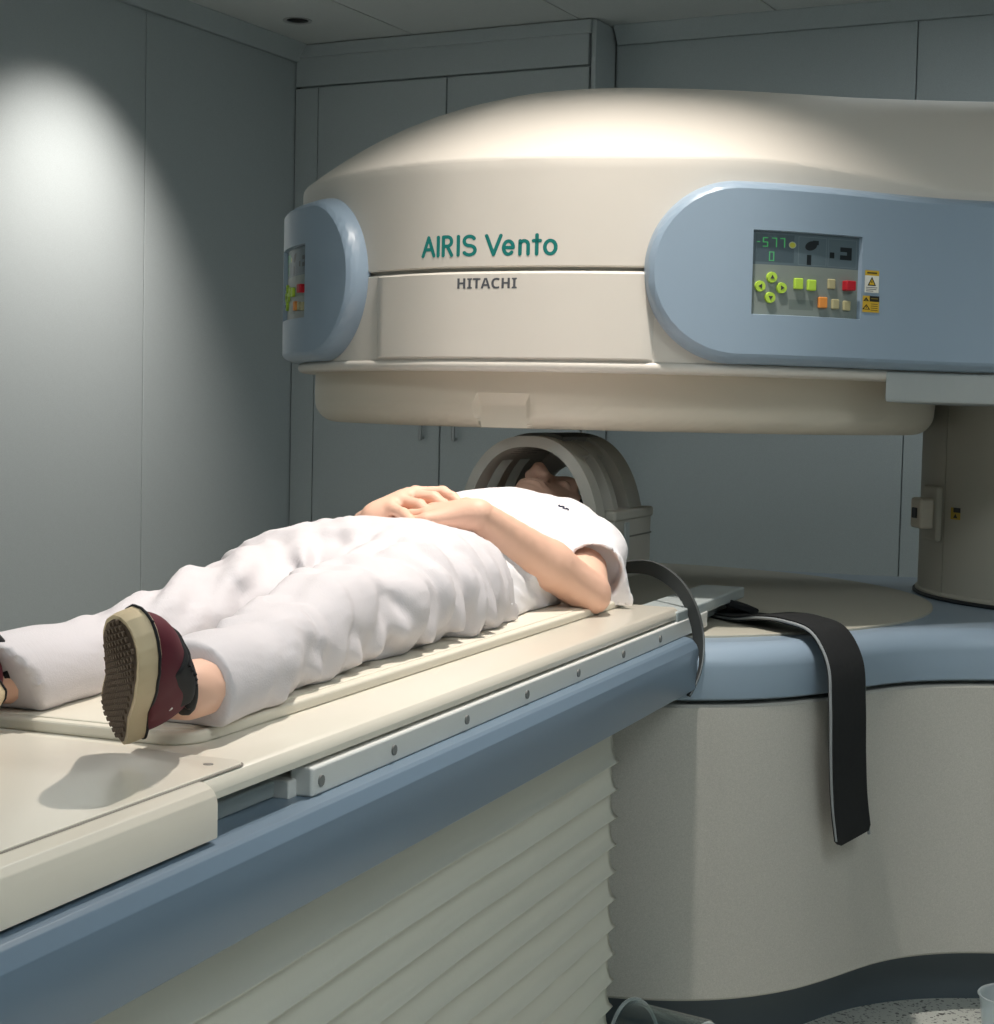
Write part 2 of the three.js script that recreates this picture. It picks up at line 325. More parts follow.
  part('warning_sticker', lg, new THREE.MeshStandardMaterial({ map: canvasTex(64, 64, (g, w, h) => { g.fillStyle = '#b79a2c'; g.fillRect(0, 0, w, h); g.fillStyle = '#15150f'; g.fillRect(18, 0, 46, 26); g.beginPath(); g.moveTo(32, 32); g.lineTo(46, 56); g.lineTo(18, 56); g.fill(); }), roughness: .5, side: THREE.DoubleSide }), col, 'small yellow and black sticker');
  /* upper half */
  const yc = x => 1.36 - .027 * sstep(-.62, -.2, x);
  const wall = [[-.30, 1.05], [.0, 1.05], [.0, 1.184], [-.003, 1.1865], [-.014, 1.1865], [-.014, 1.1925], [-.002, 1.1925], [.0, 1.195]];
  const spineA = V3(-.97, 0, -3.1), spineB = V3(.15, 0, -3.48), sd = spineB.clone().sub(spineA), sl2 = sd.lengthSq();
  const rowsU = wall.map(([o, y]) => { const r = []; for (let i = 0; i < UP.n; i++) r.push(upP(UP.s(i), y, o)); return r; });
  const prof2 = []; for (const f of [.3, .65, .9, 1]) prof2.push(f);
  for (const f of prof2) { const r = []; for (let i = 0; i < UP.n; i++) { const p = upP(UP.s(i), 0, 0); r.push(p.setY(lerp(1.195, yc(p.x) - .0045, f))); } rowsU.push(r); }
  const ease = t => 1 - pow(1 - t, 2.6);
  const tk = [0, .006, .014, .03, .06, .1, .15, .2, .27, .34, .42, .5, .6, .7, .8, .9, 1];
  tk.forEach((t, k) => {
    const r = [];
    for (let i = 0; i < UP.n; i++) {
      const p = upP(UP.s(i), 0, 0), u = min(1, max(0, p.clone().sub(spineA).dot(sd) / sl2)), uu = u * u * (3 - 2 * u) * .6 + u * .4;
      const q = spineA.clone().addScaledVector(sd, uu), y0 = yc(p.x), h = 1.552 - y0;
      const e = ease(t), soft = k === 0 ? -.0012 : 0;
      r.push(p.lerp(q, k === 0 ? .0012 : t).setY(y0 + soft + h * e));
    }
    rowsU.push(r);
  });
  part('upper_housing', crease(gridGeo(rowsU, true), .42), M.cream, mri, 'cream domed upper magnet housing');
  // plate below the seam, a little proud
  const curvedPlate = (sA, sB, y0, y1, o0, o1, n = 40, inset = null) => {
    const a = [], pr = [[y0, o0], [y0 + .001, o1 - .002], [y0 + .003, o1], [(y0 + y1) / 2, o1], [y1 - .003, o1], [y1 - .001, o1 - .002], [y1, o0]];
    for (const [y, o] of pr) { const r = []; for (let i = 0; i <= n; i++) { const f = i / n; const s = lerp(sA, sB, f) + (inset ? inset(f, y) : 0); const oo = (i === 0 || i === n) ? o0 : o; r.push(upP(s, y, oo)); } a.push(r); }
    return crease(gridGeo(a), .5);
  };
  part('front_plate', curvedPlate(-.245, .245, 1.052, 1.185, 0, .006), M.cream, mri);
  const fl = []; for (let i = 0; i <= 6; i++) { const a = -PI / 2 + i / 6 * PI; fl.push([-.002 + .007 * cos(a), 1.042 + .008 * sin(a)]); }
  part('bottom_flange', loftRings(upP, UP, [[-.4, 1.034], ...fl, [-.01, 1.05]]), M.cream, mri);

  // round magnet cover below, notch at the front
  const MC = [-.97, -3.1], prof = []; const R0 = .578;
  const pr = [[R0 - .004, 1.05], [R0, 1.03], [R0 + .001, 1.0], [R0, .985]]; for (let i = 1; i <= 9; i++) { const a = i / 9 * PI / 2; pr.push([R0 - .04 * (1 - cos(a)), .985 - .04 * sin(a)]); } pr.push([R0 - .1, .9435], [R0 - .4, .943], [.001, .943]);
  const rowsD = pr.map(([r, y]) => {
    const row = []; for (let i = 0; i < 360; i++) {
      const a = i / 360 * 2 * PI, x = sin(a), z = cos(a); let rr = r;
      const lat = R0 * Math.asin(max(-1, min(1, x))); if (z > 0 && y < 1.0 && r > .5) { const m = sstep(.052, .047, abs(lat + .02)); rr = lerp(r, min(r, R0 - .012 - (y < .95 ? .004 : 0)), m * sstep(.992, .984, y)); if (m > .5 && y < .984 && r > R0 - .05) rr = R0 - .014; }
      row.push(V3(MC[0] + rr * x, y, MC[1] + rr * z));
    } return row;
  });
  part('upper_magnet_cover', crease(gridGeo(rowsD, true), .5), M.creamDisc, mri, 'round cream underside cover with a small front notch');

  // arm underside step
  const armS = []; for (let i = 0; i <= 60; i++) armS.push(sAtX(-.418) + i / 60 * 1.5);
  const armPts = [], inner = [];
  const aSh = new THREE.Shape(armS.map(s => { const p = upP(s, 0, .004); return new THREE.Vector2(p.x, -p.z); }).concat([new THREE.Vector2(-.2, 3.7), new THREE.Vector2(-.40, 3.1)]));
  const ag = new THREE.ExtrudeGeometry(aSh, { depth: .04, bevelEnabled: true, bevelSize: .004, bevelThickness: .004, bevelSegments: 2 }); ag.rotateX(-PI / 2); ag.translate(0, 1.004, 0);
  part('arm_underside', ag, M.armGrey, mri, 'grey blue underside of the arm');
}
/* control pods */
const PANEL = { s1: sAtX(-.605), s2: sAtX(-.473), y1: 1.124, y2: 1.250 };
function makePod(sA, sB, roundA, roundB, sp1, sp2, label) {
  const y0 = 1.05, y1 = 1.325, hc = (y0 + y1) / 2, hr = (y1 - y0) / 2, T = .034, bev = .015, rec = .008;
  const e = .0012, cA = sA + hr, cB = sB - hr, offAt = t => -.004 + T * sqrt(max(0, 1 - (1 - t) * (1 - t))) + .004 * t;
  // rounded rim: inset rings of the stadium outline
  const rings = [];
  for (const t of [0, .03, .08, .15, .24, .35, .48, .62, .76, .88, 1]) {
    const r = hr - bev * t, ring = [], o = offAt(t);
    for (let i = 0; i <= 48; i++) { const a = PI / 2 + i / 48 * PI; ring.push(upP(cA + r * cos(a), hc + r * sin(a), o)); }
    for (let i = 1; i < 60; i++) ring.push(upP(lerp(cA, cB, i / 60), hc - r, o));
    for (let i = 0; i <= 48; i++) { const a = -PI / 2 + i / 48 * PI; ring.push(upP(cB + r * cos(a), hc + r * sin(a), o)); }
    for (let i = 1; i < 60; i++) ring.push(upP(lerp(cB, cA, i / 60), hc + r, o));
    rings.push(ring);
  }
  // flat face with the keypad recess
  const cols = [], ri = hr - bev;
  for (let i = 0; i <= 40; i++) { cols.push(cA - ri * cos(i / 40 * PI / 2)); cols.push(cB + ri * cos(i / 40 * PI / 2)); }
  for (let i = 1; i < 60; i++) cols.push(lerp(cA, cB, i / 60));
  cols.push(sp1 - .004, sp1, sp1 + e, sp2 - e, sp2, sp2 + .004); cols.sort((a, b) => a - b);
  const cu = cols.filter((s, i) => i === 0 || s - cols[i - 1] > 1e-5);
  const allV = [-1, -.8, -.6, -.3, 0, .3, .6, .8, 1, ...[PANEL.y1 - .004, PANEL.y1, PANEL.y1 + e, PANEL.y2 - e, PANEL.y2, PANEL.y2 + .004].map(y => (y - hc) / ri)].sort((a, b) => a - b);
  const rows = allV.map(v => cu.map(s => {
    const da = s < cA ? cA - s : s > cB ? s - cB : 0, hh = sqrt(max(0, ri * ri - da * da)), y = hc + v * hh;
    return upP(s, y, offAt(1) - (s > sp1 && s < sp2 && y > PANEL.y1 && y < PANEL.y2 ? rec : 0));
  }));
  const rimG = crease(gridGeo(rings, true), 1.2), faceG = crease(gridGeo(rows), .7);
  const pod = part('control_pod', mergeGeometries([rimG, faceG]), M.blue, mri, label);
  // recessed keypad
  const surf = (u, v, o) => upP(lerp(sp1, sp2, u), lerp(PANEL.y2, PANEL.y1, v), T - rec + o);
  const nrm = u => UP.nor(lerp(sp1, sp2, u)).multiplyScalar(upS);
  const tex = canvasTex(512, 420, (g, w, h) => {
    g.fillStyle = '#7d857f'; g.fillRect(0, 0, w, h);
    g.fillStyle = '#56656c'; g.fillRect(0, 0, w, h * .40);
    g.fillStyle = '#43525a'; g.fillRect(w * .03, h * .04, w * .33, h * .33);
    g.strokeStyle = '#6f7d83'; g.lineWidth = 2; g.strokeRect(w * .40, h * .05, w * .26, h * .33); g.strokeRect(w * .68, h * .05, w * .29, h * .33);
    g.fillStyle = '#a8b09a'; g.beginPath(); g.arc(w * .345, h * .155, 17, 0, 7); g.fill(); g.fillStyle = '#b9b83a'; g.beginPath(); g.arc(w * .345, h * .155, 13, 0, 7); g.fill();
    g.fillStyle = '#10171b'; g.beginPath(); g.ellipse(w * .515, h * .15, 30, 22, -.5, 0, 7); g.fill(); g.fillRect(w * .53, h * .085, w * .055, h * .05); g.fillRect(w * .478, h * .26, w * .04, h * .12);
    g.fillRect(w * .695, h * .21, w * .045, h * .07); g.fillRect(w * .80, h * .14, w * .12, h * .055); g.fillRect(w * .87, h * .14, w * .05, h * .15); g.fillRect(w * .80, h * .235, w * .12, h * .055);
    g.fillStyle = '#6a746f'; g.fillRect(w * .33, h * .80, w * .22, h * .12);
  });
  // seven segment digits on the dark window
  const segTex = canvasTex(512, 420, (g, w, h) => {
    g.fillStyle = '#000'; g.fillRect(0, 0, w, h); g.strokeStyle = '#35e052'; g.lineWidth = 5; g.lineCap = 'round';
    const segs = { '5': 'afgcd', '7': 'abc', '0': 'abcdef' };
    const dig = (c, x, y, W, Hh) => { const L = { a: [0, 0, 1, 0], b: [1, 0, 1, .5], c: [1, .5, 1, 1], d: [0, 1, 1, 1], e: [0, .5, 0, 1], f: [0, 0, 0, .5], g: [0, .5, 1, .5] }; for (const k of segs[c]) { const l = L[k]; g.beginPath(); g.moveTo(x + l[0] * W, y + l[1] * Hh); g.lineTo(x + l[2] * W, y + l[3] * Hh); g.stroke(); } };
    dig('5', w * .095, h * .085, 18, 42); dig('7', w * .17, h * .085, 18, 42); dig('7', w * .24, h * .085, 18, 42); dig('0', w * .15, h * .25, 18, 42);
    g.beginPath(); g.moveTo(w * .045, h * .135); g.lineTo(w * .065, h * .135); g.stroke();
  });
  const pg = []; for (let j = 0; j <= 1; j++) { const r = []; for (let i = 0; i <= 16; i++) r.push(surf(i / 16, j, .0006)); pg.push(r); }
  const pgeo = gridGeo(pg); { const uv = pgeo.attributes.uv; for (let j = 0; j <= 1; j++) for (let i = 0; i <= 16; i++) uv.setXY(j * 17 + i, i / 16, 1 - j); }
  part('keypad', pgeo, new THREE.MeshStandardMaterial({ map: tex, roughness: .35, emissive: 0xffffff, emissiveMap: segTex, emissiveIntensity: .35, side: THREE.DoubleSide }), pod, 'grey recessed keypad with green digits');
  const key = (u, v, w, h, d, m, name, label) => { const g = box(w, h, d, 0, 0, 0, .0018), n = nrm(u), p = surf(u, v, d / 2); g.rotateY(Math.atan2(n.x, n.z)); g.translate(p.x, p.y, p.z); return part(name, g, m, pod, label); };
  for (const [u, v, a] of [[.17, .55, 0], [.075, .66, 1], [.255, .67, -1], [.16, .79, 2]]) {
    const g = new THREE.CylinderGeometry(.0078, .0084, .005, 24); g.rotateX(PI / 2); const n = nrm(u), p = surf(u, v, .0025), ry = Math.atan2(n.x, n.z); g.rotateY(ry); g.translate(p.x, p.y, p.z);
    part('arrow_button', g, M.green, pod, 'round green arrow button');
    const tri = new THREE.Shape(); tri.moveTo(0, .0036); tri.lineTo(-.0036, -.0022); tri.lineTo(.0036, -.0022); const tg = new THREE.ExtrudeGeometry(tri, { depth: .0004, bevelEnabled: false }); tg.rotateZ(a * PI / 2); tg.translate(0, 0, .0028); tg.rotateY(ry); tg.translate(p.x, p.y, p.z);
    part('arrow_mark', tg, M.strapGrey, pod);
  }
  key(.40, .61, .0150, .0165, .006, M.green, 'square_button', 'square green button'); key(.52, .62, .0150, .0165, .006, M.green, 'square_button', 'square green button');
  key(.715, .59, .0140, .0150, .004, M.beige, 'square_button', 'dull beige button'); key(.88, .60, .0185, .0150, .012, M.red, 'stop_button', 'raised red button');
  key(.63, .82, .0155, .0165, .006, M.orange, 'square_button', 'orange button'); key(.757, .83, .0135, .0150, .005, M.beige, 'square_button', 'dull beige button'); key(.875, .84, .0135, .0150, .005, M.beige, 'square_button', 'dull beige button');
  return { pod, T };
}
const podR = makePod(.228, 1.45, 1, 1, PANEL.s1, PANEL.s2, 'pale blue control pod running along the arm');
const podL = makePod(-1.35, -.272, 1, 1, -.435 - (PANEL.s2 - PANEL.s1), -.435, 'pale blue control pod on the far corner');
/* warning stickers beside the right keypad */
{
  const sticker = (s1, s2, y1, y2, draw) => {
    const rows = []; for (const y of [y2, y1]) { const r = []; for (let i = 0; i <= 6; i++) r.push(upP(lerp(s1, s2, i / 6), y, podR.T + .0008)); rows.push(r); }
    const g = gridGeo(rows), uv = g.attributes.uv; for (let j = 0; j < 2; j++) for (let i = 0; i <= 6; i++) uv.setXY(j * 7 + i, i / 6, 1 - j);
    part('warning_sticker', g, new THREE.MeshStandardMaterial({ map: canvasTex(96, 128, draw), roughness: .5, side: THREE.DoubleSide }), podR.pod);
  };
  const triangle = (g, x, y, r) => { g.fillStyle = '#d8b22a'; g.strokeStyle = '#15150f'; g.lineWidth = 6; g.beginPath(); g.moveTo(x, y - r); g.lineTo(x + r, y + r * .8); g.lineTo(x - r, y + r * .8); g.closePath(); g.fill(); g.stroke(); g.fillStyle = '#15150f'; g.fillRect(x - 3, y - r * .3, 6, r * .6); };
  sticker(PANEL.s2 + .006, PANEL.s2 + .034, 1.166, 1.200, (g, w, h) => { g.fillStyle = '#d9d9cf'; g.fillRect(0, 0, w, h); g.fillStyle = '#c9a52b'; g.fillRect(0, 0, w, 30); g.fillStyle = '#3a3316'; g.fillRect(14, 10, 68, 9); triangle(g, 48, 66, 24); g.fillStyle = '#777'; g.fillRect(10, 96, 76, 5); g.fillRect(10, 106, 70, 5); g.fillRect(10, 116, 50, 5); });
  sticker(PANEL.s2 - .001 + .004, PANEL.s2 + .036, 1.136, 1.161, (g, w, h) => { g.fillStyle = '#c4a02c'; g.fillRect(0, 0, w, h); g.fillStyle = '#14150f'; g.fillRect(40, 0, 56, 44); g.fillStyle = '#7d6a22'; g.fillRect(48, 16, 40, 8); triangle(g, 22, 90, 18); triangle(g, 20, 30, 12); g.fillStyle = '#3a3214'; for (let i = 0; i < 4; i++) g.fillRect(48, 60 + i * 16, 40, 5); });
}
/* lettering on the front */
{
  const x2s = (() => { const tab = []; for (let s = -.4; s <= .4; s += .002) tab.push([UP.at(s).x, s]); return x => { for (let i = 1; i < tab.length; i++) if (tab[i][0] >= x) { const [a, b] = [tab[i - 1], tab[i]]; return lerp(a[1], b[1], (x - a[0]) / (b[0] - a[0])); } return 0; }; })();
  const onFace = (x, y, o) => upP(x2s(x), y, o);
  const k = .234 / 142, X0 = -1.108, Y0 = 1.2120, w = .0030;
  const arc = (cx, cy, rx, ry, a0, a1, n = 20) => { const r = []; for (let i = 0; i <= n; i++) { const a = (a0 + (a1 - a0) * i / n) * D2R; r.push([cx + rx * cos(a), cy + ry * sin(a)]); } return r; };
  const strokes = [
    [[2, 0], [8.6, 20], [15, 0]], [[4.4, 7], [12.8, 7]],
    [[19.8, 0], [19.8, 20]],
    [[25.6, 0], [25.6, 20], [30, 20], ...arc(30, 15, 4.6, 5, 90, -90), [25.6, 10]], [[30, 10], [35, 0]],
    [[42, 0], [42, 20]],
    [...arc(53.8, 15, 5.6, 5, 30, 270), ...arc(53.8, 5, 6, 5, 90, -150)],
    [[71.5, 20], [78.8, 0], [86, 20]],
    [[88.9, 7], [98.6, 7], ...arc(93.8, 7, 4.8, 7, 0, 315)],
    [[105.4, 0], [105.4, 14]], [[105.4, 8.5], ...arc(109.4, 9.5, 4, 4.5, 170, 0), [113.4, 0]],
    [[121.8, 20], [121.8, 0]], [[118.6, 14], [125, 14]],
    [...arc(134.8, 7, 5.2, 7, 0, 360, 32)],
  ];
  const tri = []; const put = (x, y, o = .0004) => { const p = onFace(X0 + x * k, Y0 + y * k * .87, o); tri.push(p.x, p.y, p.z); };
  const hw = w / k, unit = (a, b) => { const l = hypot(b[0] - a[0], b[1] - a[1]) || 1; return [(b[0] - a[0]) / l, (b[1] - a[1]) / l]; };
  const disc = ([x, y]) => { for (let i = 0; i < 16; i++) { const a = i / 16 * 2 * PI, b = (i + 1) / 16 * 2 * PI; put(x, y, .0006); put(x + hw * cos(a), y + hw * sin(a), .0006); put(x + hw * cos(b), y + hw * sin(b), .0006); } };
  for (const raw of strokes) {                          // smooth runs become one mitred strip, round dots close ends and corners
    const s = raw.filter((p, i) => !i || hypot(p[0] - raw[i - 1][0], p[1] - raw[i - 1][1]) > .05), n = s.length; let run = [s[0]];
    const flush = () => { const side = run.map((p, i) => { const d0 = i ? unit(run[i - 1], p) : unit(p, run[1]), d1 = i < run.length - 1 ? unit(p, run[i + 1]) : d0, m = [-(d0[1] + d1[1]), d0[0] + d1[0]], l = hypot(...m) || 1; return [m[0] / l * hw, m[1] / l * hw]; });
      for (let i = 0; i < run.length - 1; i++) { const p = run[i], q = run[i + 1], a = side[i], b = side[i + 1]; put(p[0] - a[0], p[1] - a[1]); put(q[0] - b[0], q[1] - b[1]); put(q[0] + b[0], q[1] + b[1]); put(p[0] - a[0], p[1] - a[1]); put(q[0] + b[0], q[1] + b[1]); put(p[0] + a[0], p[1] + a[1]); } };
    const shut = hypot(s[0][0] - s[n - 1][0], s[0][1] - s[n - 1][1]) < .1; if (!shut) { disc(s[0]); disc(s[n - 1]); }
    for (let i = 1; i < n; i++) { run.push(s[i]); if (i < n - 1) { const d0 = unit(s[i - 1], s[i]), d1 = unit(s[i], s[i + 1]); if (d0[0] * d1[0] + d0[1] * d1[1] < .8) { flush(); disc(s[i]); run = [s[i]]; } } }
    flush();
  }
  const g = new THREE.BufferGeometry(); g.setAttribute('position', new THREE.Float32BufferAttribute(tri, 3)); g.setAttribute('normal', new THREE.Float32BufferAttribute(tri.map((_, i) => i % 3 === 2 ? 1 : 0), 3));
  part('lettering', g, M.teal, mri, 'teal rounded lettering reading AIRIS Vento');
  const font = await new FontLoader().loadAsync('fonts/droid/droid_sans_bold.typeface.json');
  const tg = new TextGeometry('HITACHI', { font, size: .0160, depth: .0002, curveSegments: 4, bevelEnabled: false }); tg.computeBoundingBox();
  const bw = tg.boundingBox.max.x, p = tg.attributes.position; for (let i = 0; i < p.count; i++) { const q = onFace(-1.038 + p.getX(i) / bw * .102, 1.1595 + p.getY(i), .0062 + p.getZ(i)); p.setXYZ(i, q.x, q.y, q.z); } tg.computeVertexNormals();
  part('lettering', tg, M.greyInk, mri, 'grey lettering reading HITACHI');
}

/* ------------------------------------------------------------------ patient table */
const TX = -.645, TXL = -1.26, TY = .69;                 // near edge, far edge, top
const table = thing('patient_table', 'long cream patient table with blue side beam and pleated skirt leading into the scanner', 'patient table');
{
  const cx = (TX + TXL) / 2, W = TX - TXL;
  // cross section of the board: rounded near edges
  const shp = (w, h, r) => { const s = new THREE.Shape(), a = -w / 2, b = w / 2; s.moveTo(a, 0); s.lineTo(b, 0); s.lineTo(b, h - r); s.absarc(b - r, h - r, r, 0, PI / 2, false); s.lineTo(a + r, h); s.absarc(a + r, h - r, r, PI / 2, PI, false); s.closePath(); return s; };
  const extr = (s, z0, z1, y) => { const g = new THREE.ExtrudeGeometry(s, { depth: z1 - z0, bevelEnabled: true, bevelSize: .003, bevelThickness: .003, bevelSegments: 2, curveSegments: 8 }); g.translate(cx, y, z0); return g; };
  const board = part('table_board', crease(extr(shp(W - .026, .010, .008), -2.405, -1.093, .677), .5), M.tabletop, table, 'glossy cream table board');
  part('foot_section', crease(extr(shp(W - .006, .035, .014), -1.087, .3, .652), .5), M.tabletop, table, 'cream foot end with a deep apron');
  // inlaid cover at the foot end with a rounded corner, screw
  const ins = new THREE.Shape(); const ix = TX - .018, iz = 1.160; ins.moveTo(ix, .2 - .4); ins.lineTo(ix, iz - .012); ins.absarc(ix - .012, iz - .012, .012, 0, PI / 2, false); ins.lineTo(TXL + .03, iz + .02); ins.lineTo(TXL + .03, -.2);
  const ig = new THREE.ExtrudeGeometry(ins, { depth: .001, bevelEnabled: true, bevelSize: .0008, bevelThickness: .0006, bevelSegments: 1, curveSegments: 8 }); ig.rotateX(-PI / 2); ig.translate(0, TY + .0002, 0);
  const jg = new THREE.ExtrudeGeometry(ins, { depth: .0003, bevelEnabled: true, bevelSize: .0026, bevelThickness: .0002, bevelSegments: 1, curveSegments: 8 }); jg.rotateX(-PI / 2); jg.translate(0, TY, 0);
  const fc = part('foot_cover', ig, M.tabletop, table); part('cover_joint', jg, M.joint, fc);
  for (const [x, z] of [[-.682, -1.135], [-.91, -.93]]) { const c = new THREE.CylinderGeometry(.004, .004, .0012, 16); c.translate(x, TY + .0016, z); part('screw', c, M.steel, table); }
  // inner channel, side rail, knobs
  part('channel', box(.05, .014, 1.9, TX - .06, .652, -1.85, .002), M.channel, table, 'dull metal channel');
  const rail = part('side_rail', box(.022, .0255, 1.31, TX - .006 - .011, .6575, -1.905, .003), M.rail, table, 'pale metal side rail');
  part('rail_bracket', box(.03, .016, .05, TX - .036, .652, -1.262, .002), M.rail, rail);
  for (const z of [-1.265, -1.41, -1.585, -1.76, -1.937, -2.12, -2.294]) { const c = new THREE.CylinderGeometry(.0048, .0048, .003, 18); c.rotateZ(PI / 2); c.translate(TX - .0058, .657, z); part('rail_screw', c, M.screw, rail); }
  part('extension_rail', box(.075, .018, .42, TX - .045, .676, -2.60, .003), M.channel, table, 'grey guide rail running into the scanner');
  // blue beam
  const bs = new THREE.Shape(); const bx = .022; bs.moveTo(-.5, 0); bs.lineTo(-.006, 0); bs.absarc(-.006, .006, .006, -PI / 2, 0, false); bs.lineTo(0, .077 - bx); bs.absarc(-bx, .077 - bx, bx, 0, PI / 2, false); bs.lineTo(-.5, .077); bs.closePath();
  const bg = new THREE.ExtrudeGeometry(bs, { depth: 2.72, bevelEnabled: false, curveSegments: 12 }); bg.translate(TX + .016, .568, -2.425);
  part('side_beam', crease(bg, .5), M.blueDeep, table, 'slate blue beam below the board');
  part('inner_frame', box(.44, .03, 2.5, cx - .02, .657, -1.1, .002), M.channel, table);
  // pleated skirt
  const zs = []; for (let z = .3; z > -2.235; z -= .045) zs.push(z); zs.push(-2.235);
  const rows = []; const yTop = .56; const folds = []; let y = .528; folds.push([yTop, -.018], [.545, -.012]);
  const pitch = .0385; for (let i = 0; i < 14; i++) { const yr = .490 - i * pitch + (i > 8 ? (i - 8) * .0025 * (i - 8) * .3 : 0); folds.push([yr + .031, -.0090], [yr + .014, -.0070], [yr + .005, -.0035], [yr + .0015, .0012], [yr, .0018], [yr - .0012, .0006], [yr - .0032, -.0090]); }
  for (const [yy, o] of folds) {
    if (yy < .0) continue; const r = [];
    for (const z of zs) {
      const near = sstep(-1.9, -.8, z), sag = -.008 * near * N3(z * 2.1, yy * 3, 1.7) - .0015 * N3(z * 5, yy * 9, 4.2) - .012 * near * sstep(.48, .53, yy) * sin(z * 3 + 1);
      const wob = .0015 * N3(z * 7, yy * 11, 3) + .004 * N3(z * 1.7, yy * 4, 8);
      r.push(V3(TX - .044 + o + wob, yy + (yy > .548 ? 0 : sag), z));
    }
    // return at the scanner end, wrapping around the corner
    const last = r[r.length - 1]; for (let j = 1; j <= 10; j++) r.push(V3(last.x - j * .045, last.y, last.z - .004 + o * .8 + (j === 1 ? 0 : -.002)));
    rows.push(r);
  }
  part('pleated_skirt', gridGeo(rows), M.bellows, table, 'cream pleated fabric skirt');
}
const pad = (() => {
  const t = thing('table_mat', 'thin cream mat under the patient on the table board', 'mat');
  const s = new THREE.Shape(), a = -.735, b = -1.17, z0 = 1.19, z1 = 2.40, r = .03; s.moveTo(a, z0 + r); s.lineTo(a, z1 - r); s.absarc(a - r, z1 - r, r, 0, PI / 2, false); s.lineTo(b + r, z1); s.absarc(b + r, z1 - r, r, PI / 2, PI, false); s.lineTo(b, z0 + r); s.absarc(b + r, z0 + r, r, PI, PI * 1.5, false); s.lineTo(a - r, z0); s.absarc(a - r, z0 + r, r, -PI / 2, 0, false);
  const g = new THREE.ExtrudeGeometry(s, { depth: .005, bevelEnabled: true, bevelSize: .003, bevelThickness: .003, bevelSegments: 3, curveSegments: 10 }); g.rotateX(-PI / 2); g.translate(0, TY + .003, 0);
  part('pad', g, M.matpad, t);
  const g2 = new THREE.ExtrudeGeometry(s, { depth: .002, bevelEnabled: true, bevelSize: .002, bevelThickness: .002, bevelSegments: 2, curveSegments: 10 }); g2.scale(.955, .985, 1); g2.rotateX(-PI / 2); g2.translate(-.0425, TY + .0085, -.027); part('raised_field', g2, M.matpad, t);
  return t;
})();
const MY = TY + .0115;                                    // surface the patient lies on

/* ------------------------------------------------------------------ head coil */
{
  const hc = thing('head_coil', 'grey plastic arched head coil with open slots around the patient head', 'head coil', [-.974, TY, -2.61]);
  const half = (t, z) => { // t 0..1 from right base over the top to the left base; returns outward unit profile
    const a = lerp(-.16, 1.16, t) * PI; const w = .113 - .006 * z / .26, h = .196; const ca = cos(a), sa = sin(a);
    const ex = .82; return V3(Math.sign(ca) * pow(abs(ca), ex) * w, .03 + (sa > 0 ? pow(sa, .9) * h : sa * .03), 0);
  };
  const shell = (t0, t1, z0, z1, th, n = 30) => {
    const prof = [[z0, 0], [z0 + .004, th], [z1 - .004, th], [z1, 0], [z1, -.002], [z0, -.002], [z0, 0]];
    const rows = []; for (const [z, o] of prof) { const r = []; for (let i = 0; i <= n; i++) { const t = lerp(t0, t1, i / n), p = half(t, z), q = half(t + .01, z), nn = V3(q.y - p.y, -(q.x - p.x), 0).normalize(); r.push(V3(p.x + nn.x * o, p.y + nn.y * o, -z)); } rows.push(r); }
    const cap = k => { const r = rows.map(x => x[k]); const c = new THREE.Vector3(); r.forEach(p => c.add(p)); c.divideScalar(r.length); return gridGeo([r, r.map(() => c.clone())]); };
    return mergeGeometries([crease(gridGeo(rows), .6), cap(0).toNonIndexed(), cap(n).toNonIndexed()]);
  };
  part('front_hoop', shell(0, 1, 0, .052, .016, 48), M.coil, hc);
  part('middle_hoop', shell(0, 1, .098, .132, .016, 48), M.coil, hc);
  part('rear_hoop', shell(0, 1, .178, .262, .020, 48), M.coil, hc);
  for (const [t0, t1] of [[0, .16], [.84, 1]]) part('side_web', shell(t0, t1, .045, .19, .014, 8), M.coil, hc);
  part('top_web', shell(.37, .63, .045, .19, .014, 16), M.coil, hc);
  part('top_cover', shell(.44, .60, .05, .25, .021, 12), M.coilTop, hc, 'darker raised top strip');
  part('rear_plate', (() => { const s = new THREE.Shape(); for (let i = 0; i <= 40; i++) { const p = half(i / 40, .262); i ? s.lineTo(p.x, p.y) : s.moveTo(p.x, p.y); } const h = new THREE.Path(); h.absellipse(0, .15, .05, .04, 0, 2 * PI, true); s.holes.push(h); const g = new THREE.ExtrudeGeometry(s, { depth: .012, bevelEnabled: false }); g.translate(0, 0, -.262); return g; })(), M.coil, hc);
  for (const sx of [1, -1]) {
    const b = part('base_block', box(.044, .105, .215, sx * .112, .056, -.165, .006), M.coil, hc);
    part('block_cap', box(.05, .018, .22, sx * .112, .112, -.165, .005), M.coil, b);
    part('clip', box(.004, .06, .022, sx * .136, .07, -.12, .001), M.channel, b);
    part('joint', box(.0455, .003, .217, sx * .112, .075, -.165, .001), M.coilTop, b);
  }
  part('base_tray', box(.24, .014, .27, 0, .008, -.14, .004), M.coil, hc);
}

